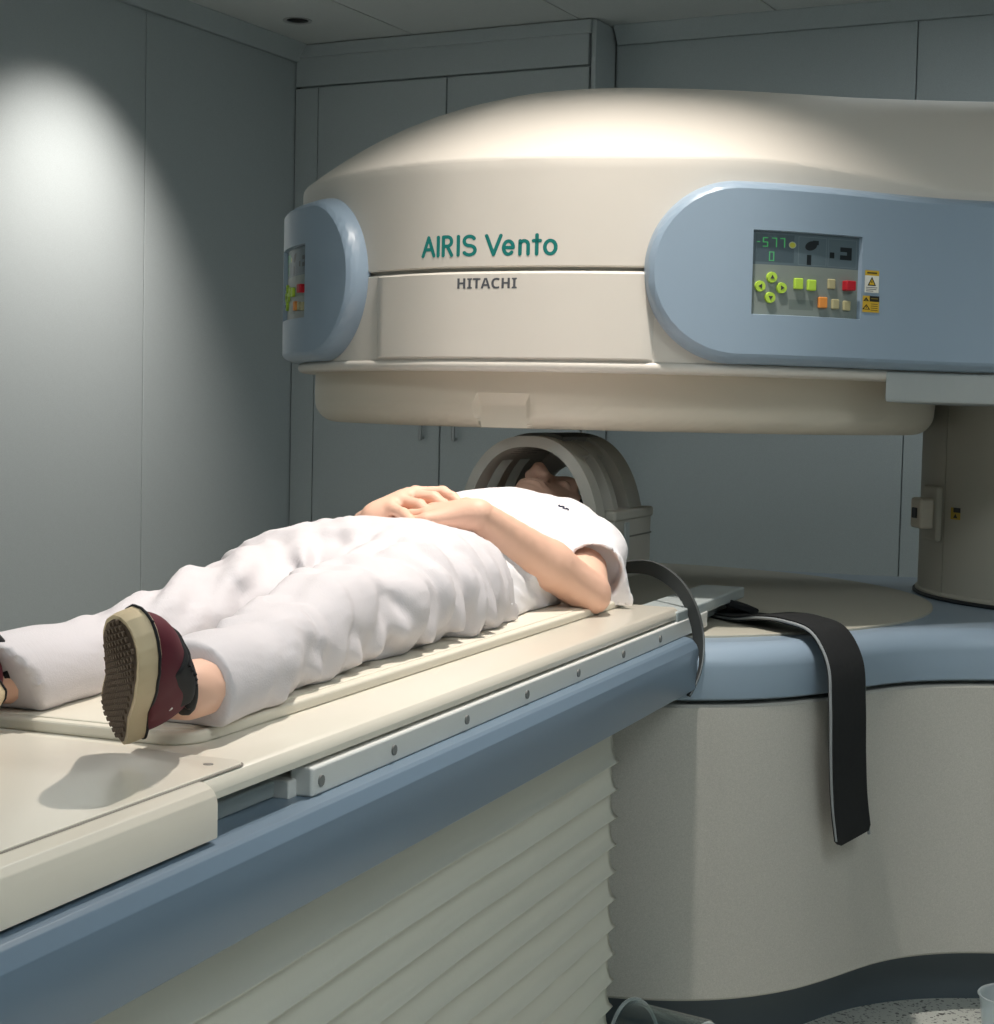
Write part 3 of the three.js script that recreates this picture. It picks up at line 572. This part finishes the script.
/* ------------------------------------------------------------------ implicit surfaces */
function surfaceNets(f, lo, hi, c) {
  const nx = Math.ceil((hi[0] - lo[0]) / c) + 1, ny = Math.ceil((hi[1] - lo[1]) / c) + 1, nz = Math.ceil((hi[2] - lo[2]) / c) + 1;
  const F = new Float32Array(nx * ny * nz); let q = 0;
  for (let k = 0; k < nz; k++) for (let j = 0; j < ny; j++) for (let i = 0; i < nx; i++) F[q++] = f(lo[0] + i * c, lo[1] + j * c, lo[2] + k * c);
  const id = new Int32Array(nx * ny * nz).fill(-1), pos = [], idx = [], at = (i, j, k) => i + nx * (j + ny * k);
  const E = [[0, 1], [2, 3], [4, 5], [6, 7], [0, 2], [1, 3], [4, 6], [5, 7], [0, 4], [1, 5], [2, 6], [3, 7]];
  for (let k = 0; k < nz - 1; k++) for (let j = 0; j < ny - 1; j++) for (let i = 0; i < nx - 1; i++) {
    const v = []; let m = 0; for (let b = 0; b < 8; b++) { const d = F[at(i + (b & 1), j + (b >> 1 & 1), k + (b >> 2))]; v.push(d); if (d < 0) m |= 1 << b; }
    if (m === 0 || m === 255) continue; let X = 0, Y = 0, Z = 0, n = 0;
    for (const [a, b] of E) { if ((v[a] < 0) === (v[b] < 0)) continue; const t = v[a] / (v[a] - v[b]); X += lerp(a & 1, b & 1, t); Y += lerp(a >> 1 & 1, b >> 1 & 1, t); Z += lerp(a >> 2, b >> 2, t); n++; }
    id[at(i, j, k)] = pos.length / 3; pos.push(lo[0] + (i + X / n) * c, lo[1] + (j + Y / n) * c, lo[2] + (k + Z / n) * c);
  }
  for (let k = 1; k < nz - 1; k++) for (let j = 1; j < ny - 1; j++) for (let i = 1; i < nx - 1; i++) {
    const a = F[at(i, j, k)] < 0;
    for (let ax = 0; ax < 3; ax++) {
      const n = at(i + (ax === 0), j + (ax === 1), k + (ax === 2)); if ((F[n] < 0) === a) continue;
      const o = [[at(i, j - 1, k - 1), at(i, j, k - 1), at(i, j, k), at(i, j - 1, k)], [at(i - 1, j, k - 1), at(i - 1, j, k), at(i, j, k), at(i, j, k - 1)], [at(i - 1, j - 1, k), at(i, j - 1, k), at(i, j, k), at(i - 1, j, k)]][ax].map(x => id[x]);
      if (o.some(x => x < 0)) continue; if (a) idx.push(o[0], o[1], o[2], o[0], o[2], o[3]); else idx.push(o[0], o[2], o[1], o[0], o[3], o[2]);
    }
  }
  const g = new THREE.BufferGeometry(); g.setAttribute('position', new THREE.Float32BufferAttribute(pos, 3)); g.setIndex(idx); g.computeVertexNormals();
  const uv = new Float32Array(pos.length / 3 * 2); for (let i = 0; i < pos.length / 3; i++) { uv[2 * i] = (pos[3 * i] + pos[3 * i + 1]) * 6; uv[2 * i + 1] = pos[3 * i + 2] * 6; } g.setAttribute('uv', new THREE.BufferAttribute(uv, 2));
  return g;
}
const smin = (a, b, k) => { const h = max(0, k - abs(a - b)) / k; return min(a, b) - h * h * k * .25; };
const cap = (x, y, z, A, B, r0, r1) => { const bx = B[0] - A[0], by = B[1] - A[1], bz = B[2] - A[2], px = x - A[0], py = y - A[1], pz = z - A[2]; const t = min(1, max(0, (px * bx + py * by + pz * bz) / (bx * bx + by * by + bz * bz))); return hypot(px - bx * t, py - by * t, pz - bz * t) - (r0 + (r1 - r0) * t); };
const ell = (x, y, z, c, r) => { const a = (x - c[0]) / r[0], b = (y - c[1]) / r[1], d = (z - c[2]) / r[2], k = hypot(a, b, d); return (k - 1) * min(...r); };
function lut(tab, z) { if (z >= tab[0][0]) return tab[0].slice(1); for (let i = 1; i < tab.length; i++) if (z >= tab[i][0]) { const t = (tab[i - 1][0] - z) / (tab[i - 1][0] - tab[i][0]), s = t * t * (3 - 2 * t); return tab[i].slice(1).map((v, k) => lerp(tab[i - 1][k + 1], v, s)); } return tab[tab.length - 1].slice(1); }

/* ------------------------------------------------------------------ patient */
const person = thing('person', 'patient in white tunic and trousers lying on the table with hands folded on the belly', 'person');
{
  const J = {
    lSh: [-.838, .772, -2.49], lEl: [-.743, .719, -2.242], lWr: [-.840, .8345, -2.070],
    rSh: [-1.06, .772, -2.49], rEl: [-1.105, .730, -2.28], rWr: [-.988, .822, -2.068],
    lHip: [-.862, .757, -2.0], lKn: [-.80, .745, -1.60], lAn: [-.735, .738, -1.182],
    rHip: [-1.0, .757, -2.0], rKn: [-.96, .740, -1.60], rAn: [-.928, .732, -1.205],
  };
  const bodyF = (x, y, z) => {
    let d = ell(x, y, z, [-.93, .757, -1.98], [.125, .045, .13]);
    d = smin(d, ell(x, y, z, [-.935, .758, -2.18], [.115, .045, .2]), .04);
    d = smin(d, ell(x, y, z, [-.94, .772, -2.38], [.12, .058, .15]), .05);
    d = smin(d, cap(x, y, z, [-.945, .772, -2.48], [-.977, .775, -2.66], .046, .048), .04);
    for (const [s, e, w] of [[J.lSh, J.lEl, J.lWr], [J.rSh, J.rEl, J.rWr]]) {
      d = smin(d, cap(x, y, z, [lerp(s[0], -.945, .4), s[1], s[2] + .02], s, .04, .034), .03);
      d = smin(d, cap(x, y, z, s, [lerp(s[0], e[0], .85), lerp(s[1], e[1], .85) + .002, lerp(s[2], e[2], .85)], .036, .032), .025);
      const mid = [lerp(e[0], w[0], .36), lerp(e[1], w[1], .36) + .003, lerp(e[2], w[2], .36)];
      d = smin(d, smin(cap(x, y, z, [lerp(e[0], w[0], -.04), e[1], lerp(e[2], w[2], -.02)], mid, .030, .0325), cap(x, y, z, mid, w, .0325, .021), .012), .02);
    }
    for (const [h, k, a] of [[J.lHip, J.lKn, J.lAn], [J.rHip, J.rKn, J.rAn]]) {
      const c = [lerp(k[0], a[0], .6), .727, lerp(k[2], a[2], .6)];
      d = smin(d, cap(x, y, z, h, k, .044, .033), .03); d = smin(d, cap(x, y, z, k, c, .032, .024), .02); d = smin(d, cap(x, y, z, c, a, .024, .025), .01);
    }
    d = max(d, (x > -.737 ? TY + .0005 : MY + .0003) - y);                      // rests on the mat
    return d;
  };
  const bodyG = surfaceNets(bodyF, [-1.2, .66, -2.72], [-.66, .9, -1.12], .0095);
  // head, face up, crown towards the scanner
  const H = [-.985, .775, -2.725];
  const headF = (x, y, z) => {
    const X = x - H[0], Y = y - H[1], Z = z - H[2], ax = abs(X); // +Y face, +Z chin
    let d = ell(X, Y, Z, [0, -.005, -.025], [.073, .085, .088]);
    d = smin(d, ell(X, Y, Z, [0, .022, .05], [.056, .055, .062]), .04);
    d = smin(d, ell(X, Y, Z, [0, .052, .098], [.022, .022, .018]), .03);          // chin
    d = smin(d, cap(X, Y, Z, [0, .084, -.015], [0, .100, .03], .008, .0125), .014);  // nose
    d = smin(d, ell(ax, Y, Z, [.013, .090, .036], [.009, .009, .010]), .008);
    d = smin(d, ell(X, Y, Z, [0, .078, .064], [.024, .010, .006]), .008); d = smin(d, ell(X, Y, Z, [0, .075, .076], [.020, .010, .007]), .006);
    d = max(d, -ell(X, Y, Z, [0, .088, .070], [.022, .006, .0018]));
    d = max(d, -ell(ax, Y, Z, [.0075, .090, .047], [.0042, .006, .006]));            // nostrils
    d = smin(d, ell(ax, Y, Z, [.03, .075, -.03], [.022, .012, .010]), .016);         // brow
    d = max(d, -(ell(ax, Y, Z, [.030, .092, -.008], [.017, .016, .011])));           // sockets
    d = smin(d, ell(ax, Y, Z, [.030, .070, -.008], [.013, .012, .011]), .006);       // lids
    d = smin(d, max(ell(ax, Y, Z, [.077, .0, .005], [.012, .017, .030]), -ell(ax, Y, Z, [.088, .004, .005], [.008, .010, .019])), .008);
    d = smin(d, cap(X, Y, Z, [0, -.01, .06], [.008, -.010, .18], .048, .048), .03);
    return d;
  };
  const headG = surfaceNets(headF, [H[0] - .1, H[1] - .1, H[2] - .12], [H[0] + .1, H[1] + .125, H[2] + .16], .0034);
  // hands: wrist W, knuckle row, finger chains
  const handF = (W, kn, tips, mids, th, r, back) => (x, y, z) => {
    let d = 9; const pm = [0, 1, 2].map(a => (kn[0][a] + kn[3][a]) / 2);
    for (let i = 0; i < 4; i++) { const m = [0, 1, 2].map(a => lerp(W[a], kn[i][a], .3)); d = smin(d, cap(x, y, z, m, kn[i], .0135, .0100), .014); }
    d = smin(d, cap(x, y, z, back, W, .022, .0185), .012);
    d = smin(d, cap(x, y, z, W, pm, .017, .011), .014);
    let fd = 9; for (let i = 0; i < 4; i++) { const rr = r[i]; fd = min(fd, smin(smin(cap(x, y, z, kn[i], mids[i][0], rr * 1.1, rr * 1.06), cap(x, y, z, mids[i][0], mids[i][1], rr * 1.04, rr * .95), .003), cap(x, y, z, mids[i][1], tips[i], rr * .95, rr * .80), .003)); }
    d = smin(d, fd, .005);
    if (th) d = smin(d, smin(cap(x, y, z, th[0], th[1], .013, .0105), cap(x, y, z, th[1], th[2], .0105, .0085), .004), .009);
    return d;
  };
  // patient's right hand on top, fingers spread over the left hand; index lies nearest the head
  const rk = [[-.970, .859, -2.128], [-.966, .857, -2.102], [-.968, .850, -2.078], [-.973, .841, -2.058]];
  const rm = [[[-.934, .861, -2.140], [-.916, .854, -2.136]], [[-.930, .855, -2.100], [-.912, .846, -2.094]], [[-.935, .846, -2.065], [-.919, .838, -2.056]], [[-.945, .836, -2.036], [-.931, .830, -2.024]]];
  const rt = [[-.902, .845, -2.128], [-.900, .836, -2.086], [-.907, .831, -2.044], [-.920, .826, -2.010]];
  const sh = p => typeof p[0] === 'number' ? [p[0] + .010, p[1] - .003, p[2] - .006] : p.map(sh);
  const rHand = handF(J.rWr, sh(rk), sh(rt), sh(rm), [[-.99, .832, -2.10], [-.968, .830, -2.145], [-.945, .830, -2.160]], [.0082, .0085, .0082, .0073], [-1.02, .81, -2.108]);
  // patient's left hand underneath
  const lk = [[-.905, .8375, -2.110], [-.910, .836, -2.085], [-.908, .832, -2.060], [-.900, .826, -2.038]];
  const lm = [[[-.930, .836, -2.118], [-.945, .829, -2.118]], [[-.936, .833, -2.090], [-.952, .826, -2.09]], [[-.934, .829, -2.064], [-.950, .822, -2.064]], [[-.922, .823, -2.042], [-.936, .817, -2.042]]];
  const lt = [[-.955, .822, -2.116], [-.962, .819, -2.09], [-.960, .815, -2.064], [-.946, .812, -2.042]];
  const lHand = handF(J.lWr, lk, lt, lm, [[-.865, .838, -2.10], [-.885, .842, -2.14], [-.905, .842, -2.158]], [.0086, .0090, .0086, .0076], [-.826, .816, -2.106]);
  const rG = surfaceNets(rHand, [-1.06, .78, -2.20], [-.87, .895, -1.98], .003), lG = surfaceNets(lHand, [-1.02, .78, -2.20], [-.79, .89, -1.98], .003);
  part('body', mergeGeometries([bodyG, headG, rG, lG]), M.skin, person, 'bare skin of face, arms and ankles');
  // hair: cap over the back and crown of the head
  const hairF = (x, y, z) => { const X = x - H[0], Y = y - H[1], Z = z - H[2]; const o = ell(X, Y, Z, [0, -.008, -.03], [.080, .088, .094]) + .003 * N3(x * 90, y * 40, z * 90); const cut = max(Y - .055 + .25 * max(0, Z + .05), Z - .03 - Y * -.5); return max(o, cut); };
  part('hair', surfaceNets(hairF, [H[0] - .1, H[1] - .1, H[2] - .135], [H[0] + .1, H[1] + .1, H[2] + .08], .005), M.hair, person, 'short dark hair');

  /* cloth: creases are ridges along short lines plus a little irregular crumple */
  const crumple = (x, y, z, f, a) => a * (1 - 2 * abs(N3(x * f, y * f * 1.1, z * f * .6)));
  const ridges = list => { // each ridge swells along its length and dies out at both ends
    const L = list.map(([A, B, am, w]) => ({ A, d: [B[0] - A[0], B[1] - A[1], B[2] - A[2]], q: (B[0] - A[0]) ** 2 + (B[1] - A[1]) ** 2 + (B[2] - A[2]) ** 2, am, w }));
    return (x, y, z) => { let s = 0; for (const { A, d, q, am, w } of L) { const px = x - A[0], py = y - A[1], pz = z - A[2], t = (px * d[0] + py * d[1] + pz * d[2]) / q; if (t <= 0 || t >= 1) continue; const k = hypot(px - d[0] * t, py - d[1] * t, pz - d[2] * t) / w; if (k > 3) continue; s += am * pow(4 * t * (1 - t), .7) * (.55 * exp(-k * k) + .55 * exp(-k * 1.7) - .38 * exp(-(k - 1.6) * (k - 1.6) * 1.6)); } return s; };
  };
  const tube2 = (x, y, z, cx, a, b, cy, e) => { const X = abs(x - cx) / a, Y = abs(y - cy) / b; return (pow(pow(X, e) + pow(Y, e), 1 / e) - 1) * min(a, b); };
  const LT = [[-1.20, -.752, .043, .774], [-1.30, -.766, .048, .776], [-1.45, -.790, .052, .788], [-1.57, -.806, .057, .809], [-1.70, -.818, .076, .810], [-1.85, -.842, .093, .817], [-1.94, -.852, .096, .820], [-2.0, -.865, .085, .818], [-2.12, -.87, .08, .80]];
  const RT = [[-1.10, -.922, .044, .770], [-1.18, -.928, .046, .770], [-1.30, -.940, .050, .768], [-1.38, -.950, .052, .767], [-1.50, -.956, .060, .781], [-1.62, -.962, .066, .797], [-1.76, -.980, .080, .808], [-1.90, -1.0, .092, .819], [-2.0, -1.005, .10, .822], [-2.12, -1.01, .10, .818]];
  const legD = (T, x, y, z) => { const [cx, a, top] = lut(T, z); const b = (top - MY) / 2 + .007; return tube2(x, y, z, cx, a, b, top - b, 2.15); };
  // long drawn creases: ridged noise stretched along a direction
  const drawn = (x, y, z, a, b, f, am) => { const u = x * a[0] + y * a[1] + z * a[2], v = x * b[0] + y * b[1] + z * b[2]; return am * (1 - 2.4 * abs(N3(v * f + .7 * N3(x * 6, y * 6, z * 6), u * f * .26, 4.3))); };
  const trouFolds = ridges([
    [[-1.03, .795, -1.68], [-.895, .770, -1.40], .0095, .0138], [[-1.03, .80, -1.80], [-.89, .79, -1.53], .0105, .0147], [[-1.03, .81, -1.93], [-.88, .80, -1.66], .0105, .0147], [[-.99, .775, -1.52], [-.90, .75, -1.29], .0084, .0129], [[-1.0, .825, -2.0], [-.87, .81, -1.78], .0095, .0138], [[-.97, .765, -1.40], [-.905, .745, -1.22], .0063, .0110],
    [[-.87, .81, -1.56], [-.735, .725, -1.65], .0159, .0138], [[-.84, .82, -1.70], [-.735, .700, -1.57], .0147, .0138], [[-.83, .82, -1.77], [-.735, .695, -1.71], .0147, .0138], [[-.81, .825, -1.83], [-.735, .695, -1.80], .0135, .0129], [[-.80, .82, -1.90], [-.735, .695, -1.90], .0135, .0129],
    [[-.83, .79, -1.43], [-.735, .70, -1.56], .0122, .0129], [[-.81, .785, -1.33], [-.73, .70, -1.46], .0110, .0120], [[-.79, .775, -1.24], [-.725, .70, -1.35], .0098, .0110], [[-.89, .815, -1.98], [-.84, .80, -1.62], .0098, .0120], [[-.85, .80, -1.66], [-.80, .775, -1.38], .0098, .0129],
  ]);
  const trouF = (x, y, z) => {
    let d = smin(legD(LT, x, y, z), legD(RT, x, y, z), .022 + .035 * sstep(-1.45, -1.75, z));
    d = smin(d, max(tube2(x, y, z, -.936, .166, .10, .716, 2.0), z + 1.86), .05); d = max(d, -2.03 - z);
    if (abs(d) < .05) { const kf = .15 + .85 * sstep(-1.24, -1.38, z), up = sstep(-.90, -.82, x); d -= kf * trouFolds(x, y, z); d += kf * (lerp(drawn(x, y, z, [.47, 0, .88], [.88, .3, -.47], 26, .0036), drawn(x, y, z, [.5, -.8, .32], [0, .37, .93], 26, .0050), up) + crumple(x - z * .35 + 3, y, z + x * .9, 25, .0014)); }
    d = max(d, MY + .0005 - y);
    return max(d, z + (x > -.87 ? 1.218 : 1.192) - (x > -.87 ? 0 : .7) * (y - .73));
  };
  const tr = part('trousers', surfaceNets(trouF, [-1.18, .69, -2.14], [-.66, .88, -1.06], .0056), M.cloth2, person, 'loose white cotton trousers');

  /* tunic: body and sleeves */
  const TAB = [[-1.94, .178, .832], [-2.0, .168, .829], [-2.06, .160, .825], [-2.13, .158, .836], [-2.2, .158, .850], [-2.32, .156, .857], [-2.45, .150, .855], [-2.54, .130, .846], [-2.60, .08, .83], [-2.64, .05, .81]];
  const tunFolds = ridges([
    [[-.80, .842, -2.23], [-.79, .775, -2.33], .005, .010], [[-.80, .832, -2.27], [-.785, .755, -2.39], .006, .010], [[-.84, .845, -2.25], [-.83, .80, -2.38], .004, .010], [[-.765, .735, -1.99], [-.77, .708, -2.07], .007, .010], [[-.77, .758, -2.04], [-.775, .708, -2.16], .007, .010], [[-.78, .78, -2.09], [-.78, .708, -2.24], .006, .010],
    [[-.92, .83, -1.99], [-.82, .80, -2.04], .004, .010], [[-1.0, .825, -2.0], [-.90, .83, -2.0], .003, .010], [[-.80, .80, -2.0], [-.765, .74, -2.0], .005, .010], [[-.87, .85, -2.50], [-.80, .80, -2.42], .005, .010], [[-.93, .855, -2.30], [-.87, .85, -2.20], .003, .012],
  ]);
  const tunF = (x, y, z) => {
    const [a, top] = lut(TAB, z); const cx = -.938 - .01 * sstep(-2.4, -2.6, z), cy = lerp((top + MY) / 2 - .008, MY + .02, sstep(-2.5, -2.35, z)), b = top - cy;
    let d = tube2(x, y, z, cx, a, b, cy, 1.95); d = max(d, -2.615 - z);
    if (abs(d) < .05) { d -= tunFolds(x, y, z); d += crumple(x * 1.1, y + 2, z + x * .8, 14, .0028) + crumple(x - z * .5 + 7, y, z + x * 1.2, 33, .0011); }
    d = max(d, MY + .0005 - y);
    d = max(d, z + 1.985 + .02 * sstep(.05, .17, abs(x + .93)));
    for (const sg of [1, -1]) {                            // sleeves, open at the elbow
      const q = sg > 0 ? x : -1.89 - x, A = [-.850, .783, -2.475], B = [-.795, .762, -2.40], C = [-.742, .730, -2.27];
      const pl = (q + .764) * .427 - (y - .737) * .266 + (z + 2.308) * .862 + .10 * (y - .70);
      let t = smin(cap(q, y, z, A, B, .052, .052), cap(q, y, z, B, C, .052, .049), .03);
      t = smin(t, cap(q, y, z, [-.762, .735, -2.325], [-.708, .698, -2.342], .030, .012), .025);
      t += crumple(q * 1.1, y + 2, z + q * .8, 18, .0030);
      t = max(t, pl); t = max(t, TY + .002 - y);
      t = max(t, -max(cap(q, y, z, B, C, .042, .041), -pl - .035));
      d = smin(d, t, .018);
    }
    return d;
  };
  const tunG = surfaceNets(tunF, [-1.22, .68, -2.66], [-.67, .9, -1.96], .0052);
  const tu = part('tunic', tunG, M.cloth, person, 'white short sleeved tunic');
  part('stitched_mark', (() => { const c = []; for (let i = 0; i <= 14; i++) { const t = i / 14, x = -.852 + .018 * t, z = -2.425 + .010 * t + .005 * sin(t * 13); let y = .9; while (tunF(x, y, z) > -.0004 && y > .7) y -= .0008; c.push(V3(x, y + .0012, z)); } return tube(c, .0016, 30, 6); })(), mat(lin(.02, .025, .06), .8), tu, 'small navy stitched mark');

  /* shoes */
  function shoe(heel, p, rho, side, ev) {       // p plantar flexion, rho outward roll; side +1 left foot
    const up = V3(sin(rho) * side, cos(rho), 0), l = up.clone().multiplyScalar(cos(p)).add(V3(0, 0, sin(p))), n = V3(0, 0, cos(p)).addScaledVector(up, -sin(p)); n.applyAxisAngle(l, ev * side);
    const wv = new THREE.Vector3().crossVectors(l, n);   // width axis
    const g = new THREE.Group(); g.name = 'shoe'; person.add(g);
    const m = new THREE.Matrix4().makeBasis(wv, l, n.clone()); m.scale(V3(.84, .80, .86)); m.setPosition(...heel); const put = q => q.applyMatrix4(m);
    // sole outline in (w, l)
    const med = wv.x * side > 0 ? -1 : 1;                // which local side is the inner one
    const SL = .208, FT = .021; const pts = []; const wl = t => { const ww = [[0, .008], [.012, .017], [.04, .0245], [.1, .0285], [.2, .029], [.4, .0265], [.55, .031], [.72, .036], [.85, .034], [.93, .027], [.975, .017], [.994, .008], [1, .0]]; for (let i = 1; i < ww.length; i++) if (t <= ww[i][0]) { const f = (t - ww[i - 1][0]) / (ww[i][0] - ww[i - 1][0]); return lerp(ww[i - 1][1], ww[i][1], f); } return 0; };
    const bend = t => .005 * med * -sin(t * PI);
    const N = 60; for (let i = 0; i <= N; i++) { const t = .5 - .5 * cos(i / N * PI); pts.push([wl(t) + bend(t), t * SL]); } for (let i = N; i >= 0; i--) { const t = .5 - .5 * cos(i / N * PI); pts.push([-wl(t) + bend(t), t * SL]); }
    const rise = y => .010 * pow(max(0, (y - .7 * SL) / (.3 * SL)), 2);   // toe spring
    const ring = (k, z) => pts.map(([w, y]) => { const cy = SL * .5; return V3(bend(y / SL) + (w - bend(y / SL)) * k, cy + (y - cy) * (1 - (1 - k) * .35), z - rise(y)); });
    part('foxing_band', put(crease(gridGeo([ring(.90, -FT), ring(.985, -FT), ring(1, -FT + .002), ring(1, -.004), ring(.97, -.0005), ring(.9, 0), ring(.5, 0), ring(.02, 0)], true), .6)), M.foxing, g, 'cream rubber sole edge');
    const tread = []; tread.push(put(gridGeo([ring(.88, .0005), ring(.6, .0005), ring(.3, .0005), ring(.01, .0005)], true)).toNonIndexed());
    for (let a = -6; a <= 6; a++) for (let b = 0; b < 30; b++) {
      const w = a * .0062 + (b % 2) * .0031, y = .008 + b * .0070, t = y / SL; if (t > .97 || abs(w - bend(t)) > wl(t) * .86 - .003) continue;
      const d = new THREE.BoxGeometry(.0038, .0038, .0024); d.rotateZ(PI / 4); d.scale(.9, 1.3, 1); d.translate(w, y, .0012 - rise(y)); tread.push(put(d).toNonIndexed());
    }
    const tg = mergeGeometries(tread.map(q => { const c = q.clone(); for (const k of Object.keys(c.attributes)) if (!['position', 'normal', 'uv'].includes(k)) c.deleteAttribute(k); return c; }));
    const trd = part('tread', tg, M.tread, g, 'brown waffle tread');
    const line = ring(1.012, -FT + .002); part('foxing_stripe', put(tube([...line, line[0]], .0014, 200, 5)), M.shoeBlack, g);
    // upper
    const upF = (x, y, z) => { // h is the height above the sole
      const h = -z - FT + .003; const t = y / SL, bx = x - bend(min(1, max(0, t)));
      let d = ell(bx, y, h, [0, .150, .002], [.033, .056, .034]);
      d = smin(d, ell(bx, y, h, [0, .048, .008], [.0275, .044, .050]), .025); d = smin(d, ell(bx, y, h, [0, .095, .008], [.029, .05, .046]), .025);
      d = max(d, -h); d = max(d, h - .046 + .12 * max(0, y - .09));
      return d;
    };
    part('upper', put(surfaceNets(upF, [-.05, -.01, -.08], [.05, .215, -.014], .0036)), M.maroon, g, 'dark red canvas upper');
    const tonF = (x, y, z) => { const d = upF(x, y, z) - .0024; return max(d, max(abs(x - bend(y / SL)) - (.028 + .02 * max(0, y - .10)), max(y - .150, .062 - y), z + FT + .012 + .10 * max(0, .11 - y))); };
    part('tongue', put(surfaceNets(tonF, [-.05, .05, -.085], [.05, .18, -.014], .003)), M.shoeBlack, g, 'black quilted tongue and laces');
    for (let i = 0; i < 5; i++) { const y = .088 + i * .013, c = []; for (const w of [-.022, -.011, 0, .011, .022]) { let hh = .075; while (hh > .01 && upF(w + bend(y / SL), y, -hh - FT + .003) > .003) hh -= .0006; c.push(V3(w + bend(y / SL), y, -hh - FT + .003)); } part('lace', put(tube(c, .0022, 12, 6)), M.shoeBlack, g); }
    const collar = []; for (let i = 0; i <= 40; i++) { const a = i / 40 * 2 * PI; collar.push(V3(.0265 * cos(a), .050 + .042 * sin(a), -FT - .042 - .004 * max(0, sin(a)))); }
    part('collar', put(tube(collar, .0065, 80, 8)), M.shoeBlack, g, 'black padded collar');
    for (const sg of [1, -1]) { const c = new THREE.CylinderGeometry(.003, .003, .003, 14); c.rotateZ(PI / 2); c.translate(sg * .0300 + bend(.4), .082, -FT - .016); part('vent_eyelet', put(c), M.steel, g, 'small metal eyelet'); }
    return g;
  }
  shoe([-.774, TY + .022, -1.140], 42 * D2R, 41 * D2R, 1, -14 * D2R);
  shoe([-.900, TY + .016, -1.148], 30 * D2R, 34 * D2R, -1, 0);
}

/* ------------------------------------------------------------------ straps */
{
  const s1 = thing('grey_strap', 'narrow dark grey strap with pale edging looping over the table edge beside the shoulder', 'strap');
  const P = [V3(-.86, .716, -2.62), V3(-.80, .728, -2.57), V3(-.735, .735, -2.52), V3(-.685, .722, -2.475), V3(-.656, .700, -2.45), V3(-.639, .672, -2.438), V3(-.630, .635, -2.430), V3(-.633, .595, -2.425), V3(-.645, .560, -2.418)];
  const Dd = [V3(.6, .3, 1), V3(.6, .5, 1), V3(.7, .6, .9), V3(.75, .5, .8), V3(.8, .3, .7), V3(.75, 0, .6), V3(.7, -.1, .6), V3(.7, -.1, .6), V3(.7, .1, .6)];
  part('webbing', ribbon(P, Dd, .025, .004), M.strapGrey, s1);
  const off = (k) => P.map((p, i) => p.clone().addScaledVector(Dd[i].clone().normalize(), k));
  part('edging', tube(off(.012), .0015, 70, 6), M.piping, s1, 'pale grey edging'); part('edging', tube(off(-.012), .0015, 70, 6), M.piping, s1, 'pale grey edging');

  const s2 = thing('black_belt', 'wide black padded belt with grey piping hanging over the blue scanner edge', 'belt');
  const Q = [V3(-.735, .648, -2.84), V3(-.68, .644, -2.775), V3(-.62, .646, -2.71), V3(-.565, .657, -2.655), V3(-.515, .659, -2.613), V3(-.468, .648, -2.582), V3(-.440, .606, -2.568), V3(-.433, .54, -2.567), V3(-.431, .46, -2.574), V3(-.428, .39, -2.584), V3(-.422, .332, -2.595)];
  const tn = V3(.47, 0, -.86), Ed = [V3(.55, 0, -1), V3(.55, 0, -1), V3(.5, 0, -.9), V3(.5, 0, -.9), V3(.5, 0, -.9), tn, tn, tn, tn, tn, tn];
  part('padding', ribbon(Q, Ed, .078, .009, 80), M.strapBlack, s2);
  const of2 = k => Q.map((p, i) => p.clone().addScaledVector(Ed[i].clone().normalize(), k));
  part('piping', tube(of2(.039), .0026, 90, 6), M.piping, s2, 'grey piping'); part('piping', tube(of2(-.039), .0026, 90, 6), M.piping, s2, 'grey piping');
  part('buckle_pad', box(.085, .012, .07, 0, 0, 0, .004).rotateZ(-.30).rotateY(.5).translate(-.662, .664, -2.745), M.strapBlack, s2);
}
/* ------------------------------------------------------------------ clear plastic pots on the floor */
{
  const pr = [[.001, 0], [.036, 0], [.040, .004], [.052, .118], [.055, .120], [.0535, .122], [.050, .118], [.038, .005], [.001, .003]].map(p => new THREE.Vector2(...p));
  const a = thing('clear_pot', 'clear plastic pot lying on its side beside the pleated skirt', 'pot', [-.535, .093, -2.19]);
  const turn = g => g.rotateZ(PI / 2).rotateZ(.16).rotateY(-.12);
  const pr2 = pr.map(v => new THREE.Vector2(v.x * 1.68, v.y * .92));
  part('wall', turn(new THREE.LatheGeometry(pr2, 56)), M.clear, a);
  const rimG = new THREE.TorusGeometry(.0915, .0024, 8, 64); rimG.rotateX(PI / 2); rimG.translate(0, .111, 0); part('rim', turn(rimG), M.frosted, a);
  const baseG = new THREE.TorusGeometry(.0615, .003, 8, 64); baseG.rotateX(PI / 2); baseG.translate(0, .002, 0); part('base_ring', turn(baseG), M.frosted, a);
  const b = thing('frosted_pot', 'frosted plastic pot standing on the speckled floor in front of the plinth', 'pot', [-.175, 0, -2.60]);
  part('wall', new THREE.LatheGeometry(pr.map(v => v.clone().multiplyScalar(1)), 48), M.frosted, b);
}
shade(scene);
renderer.render(scene, camera);
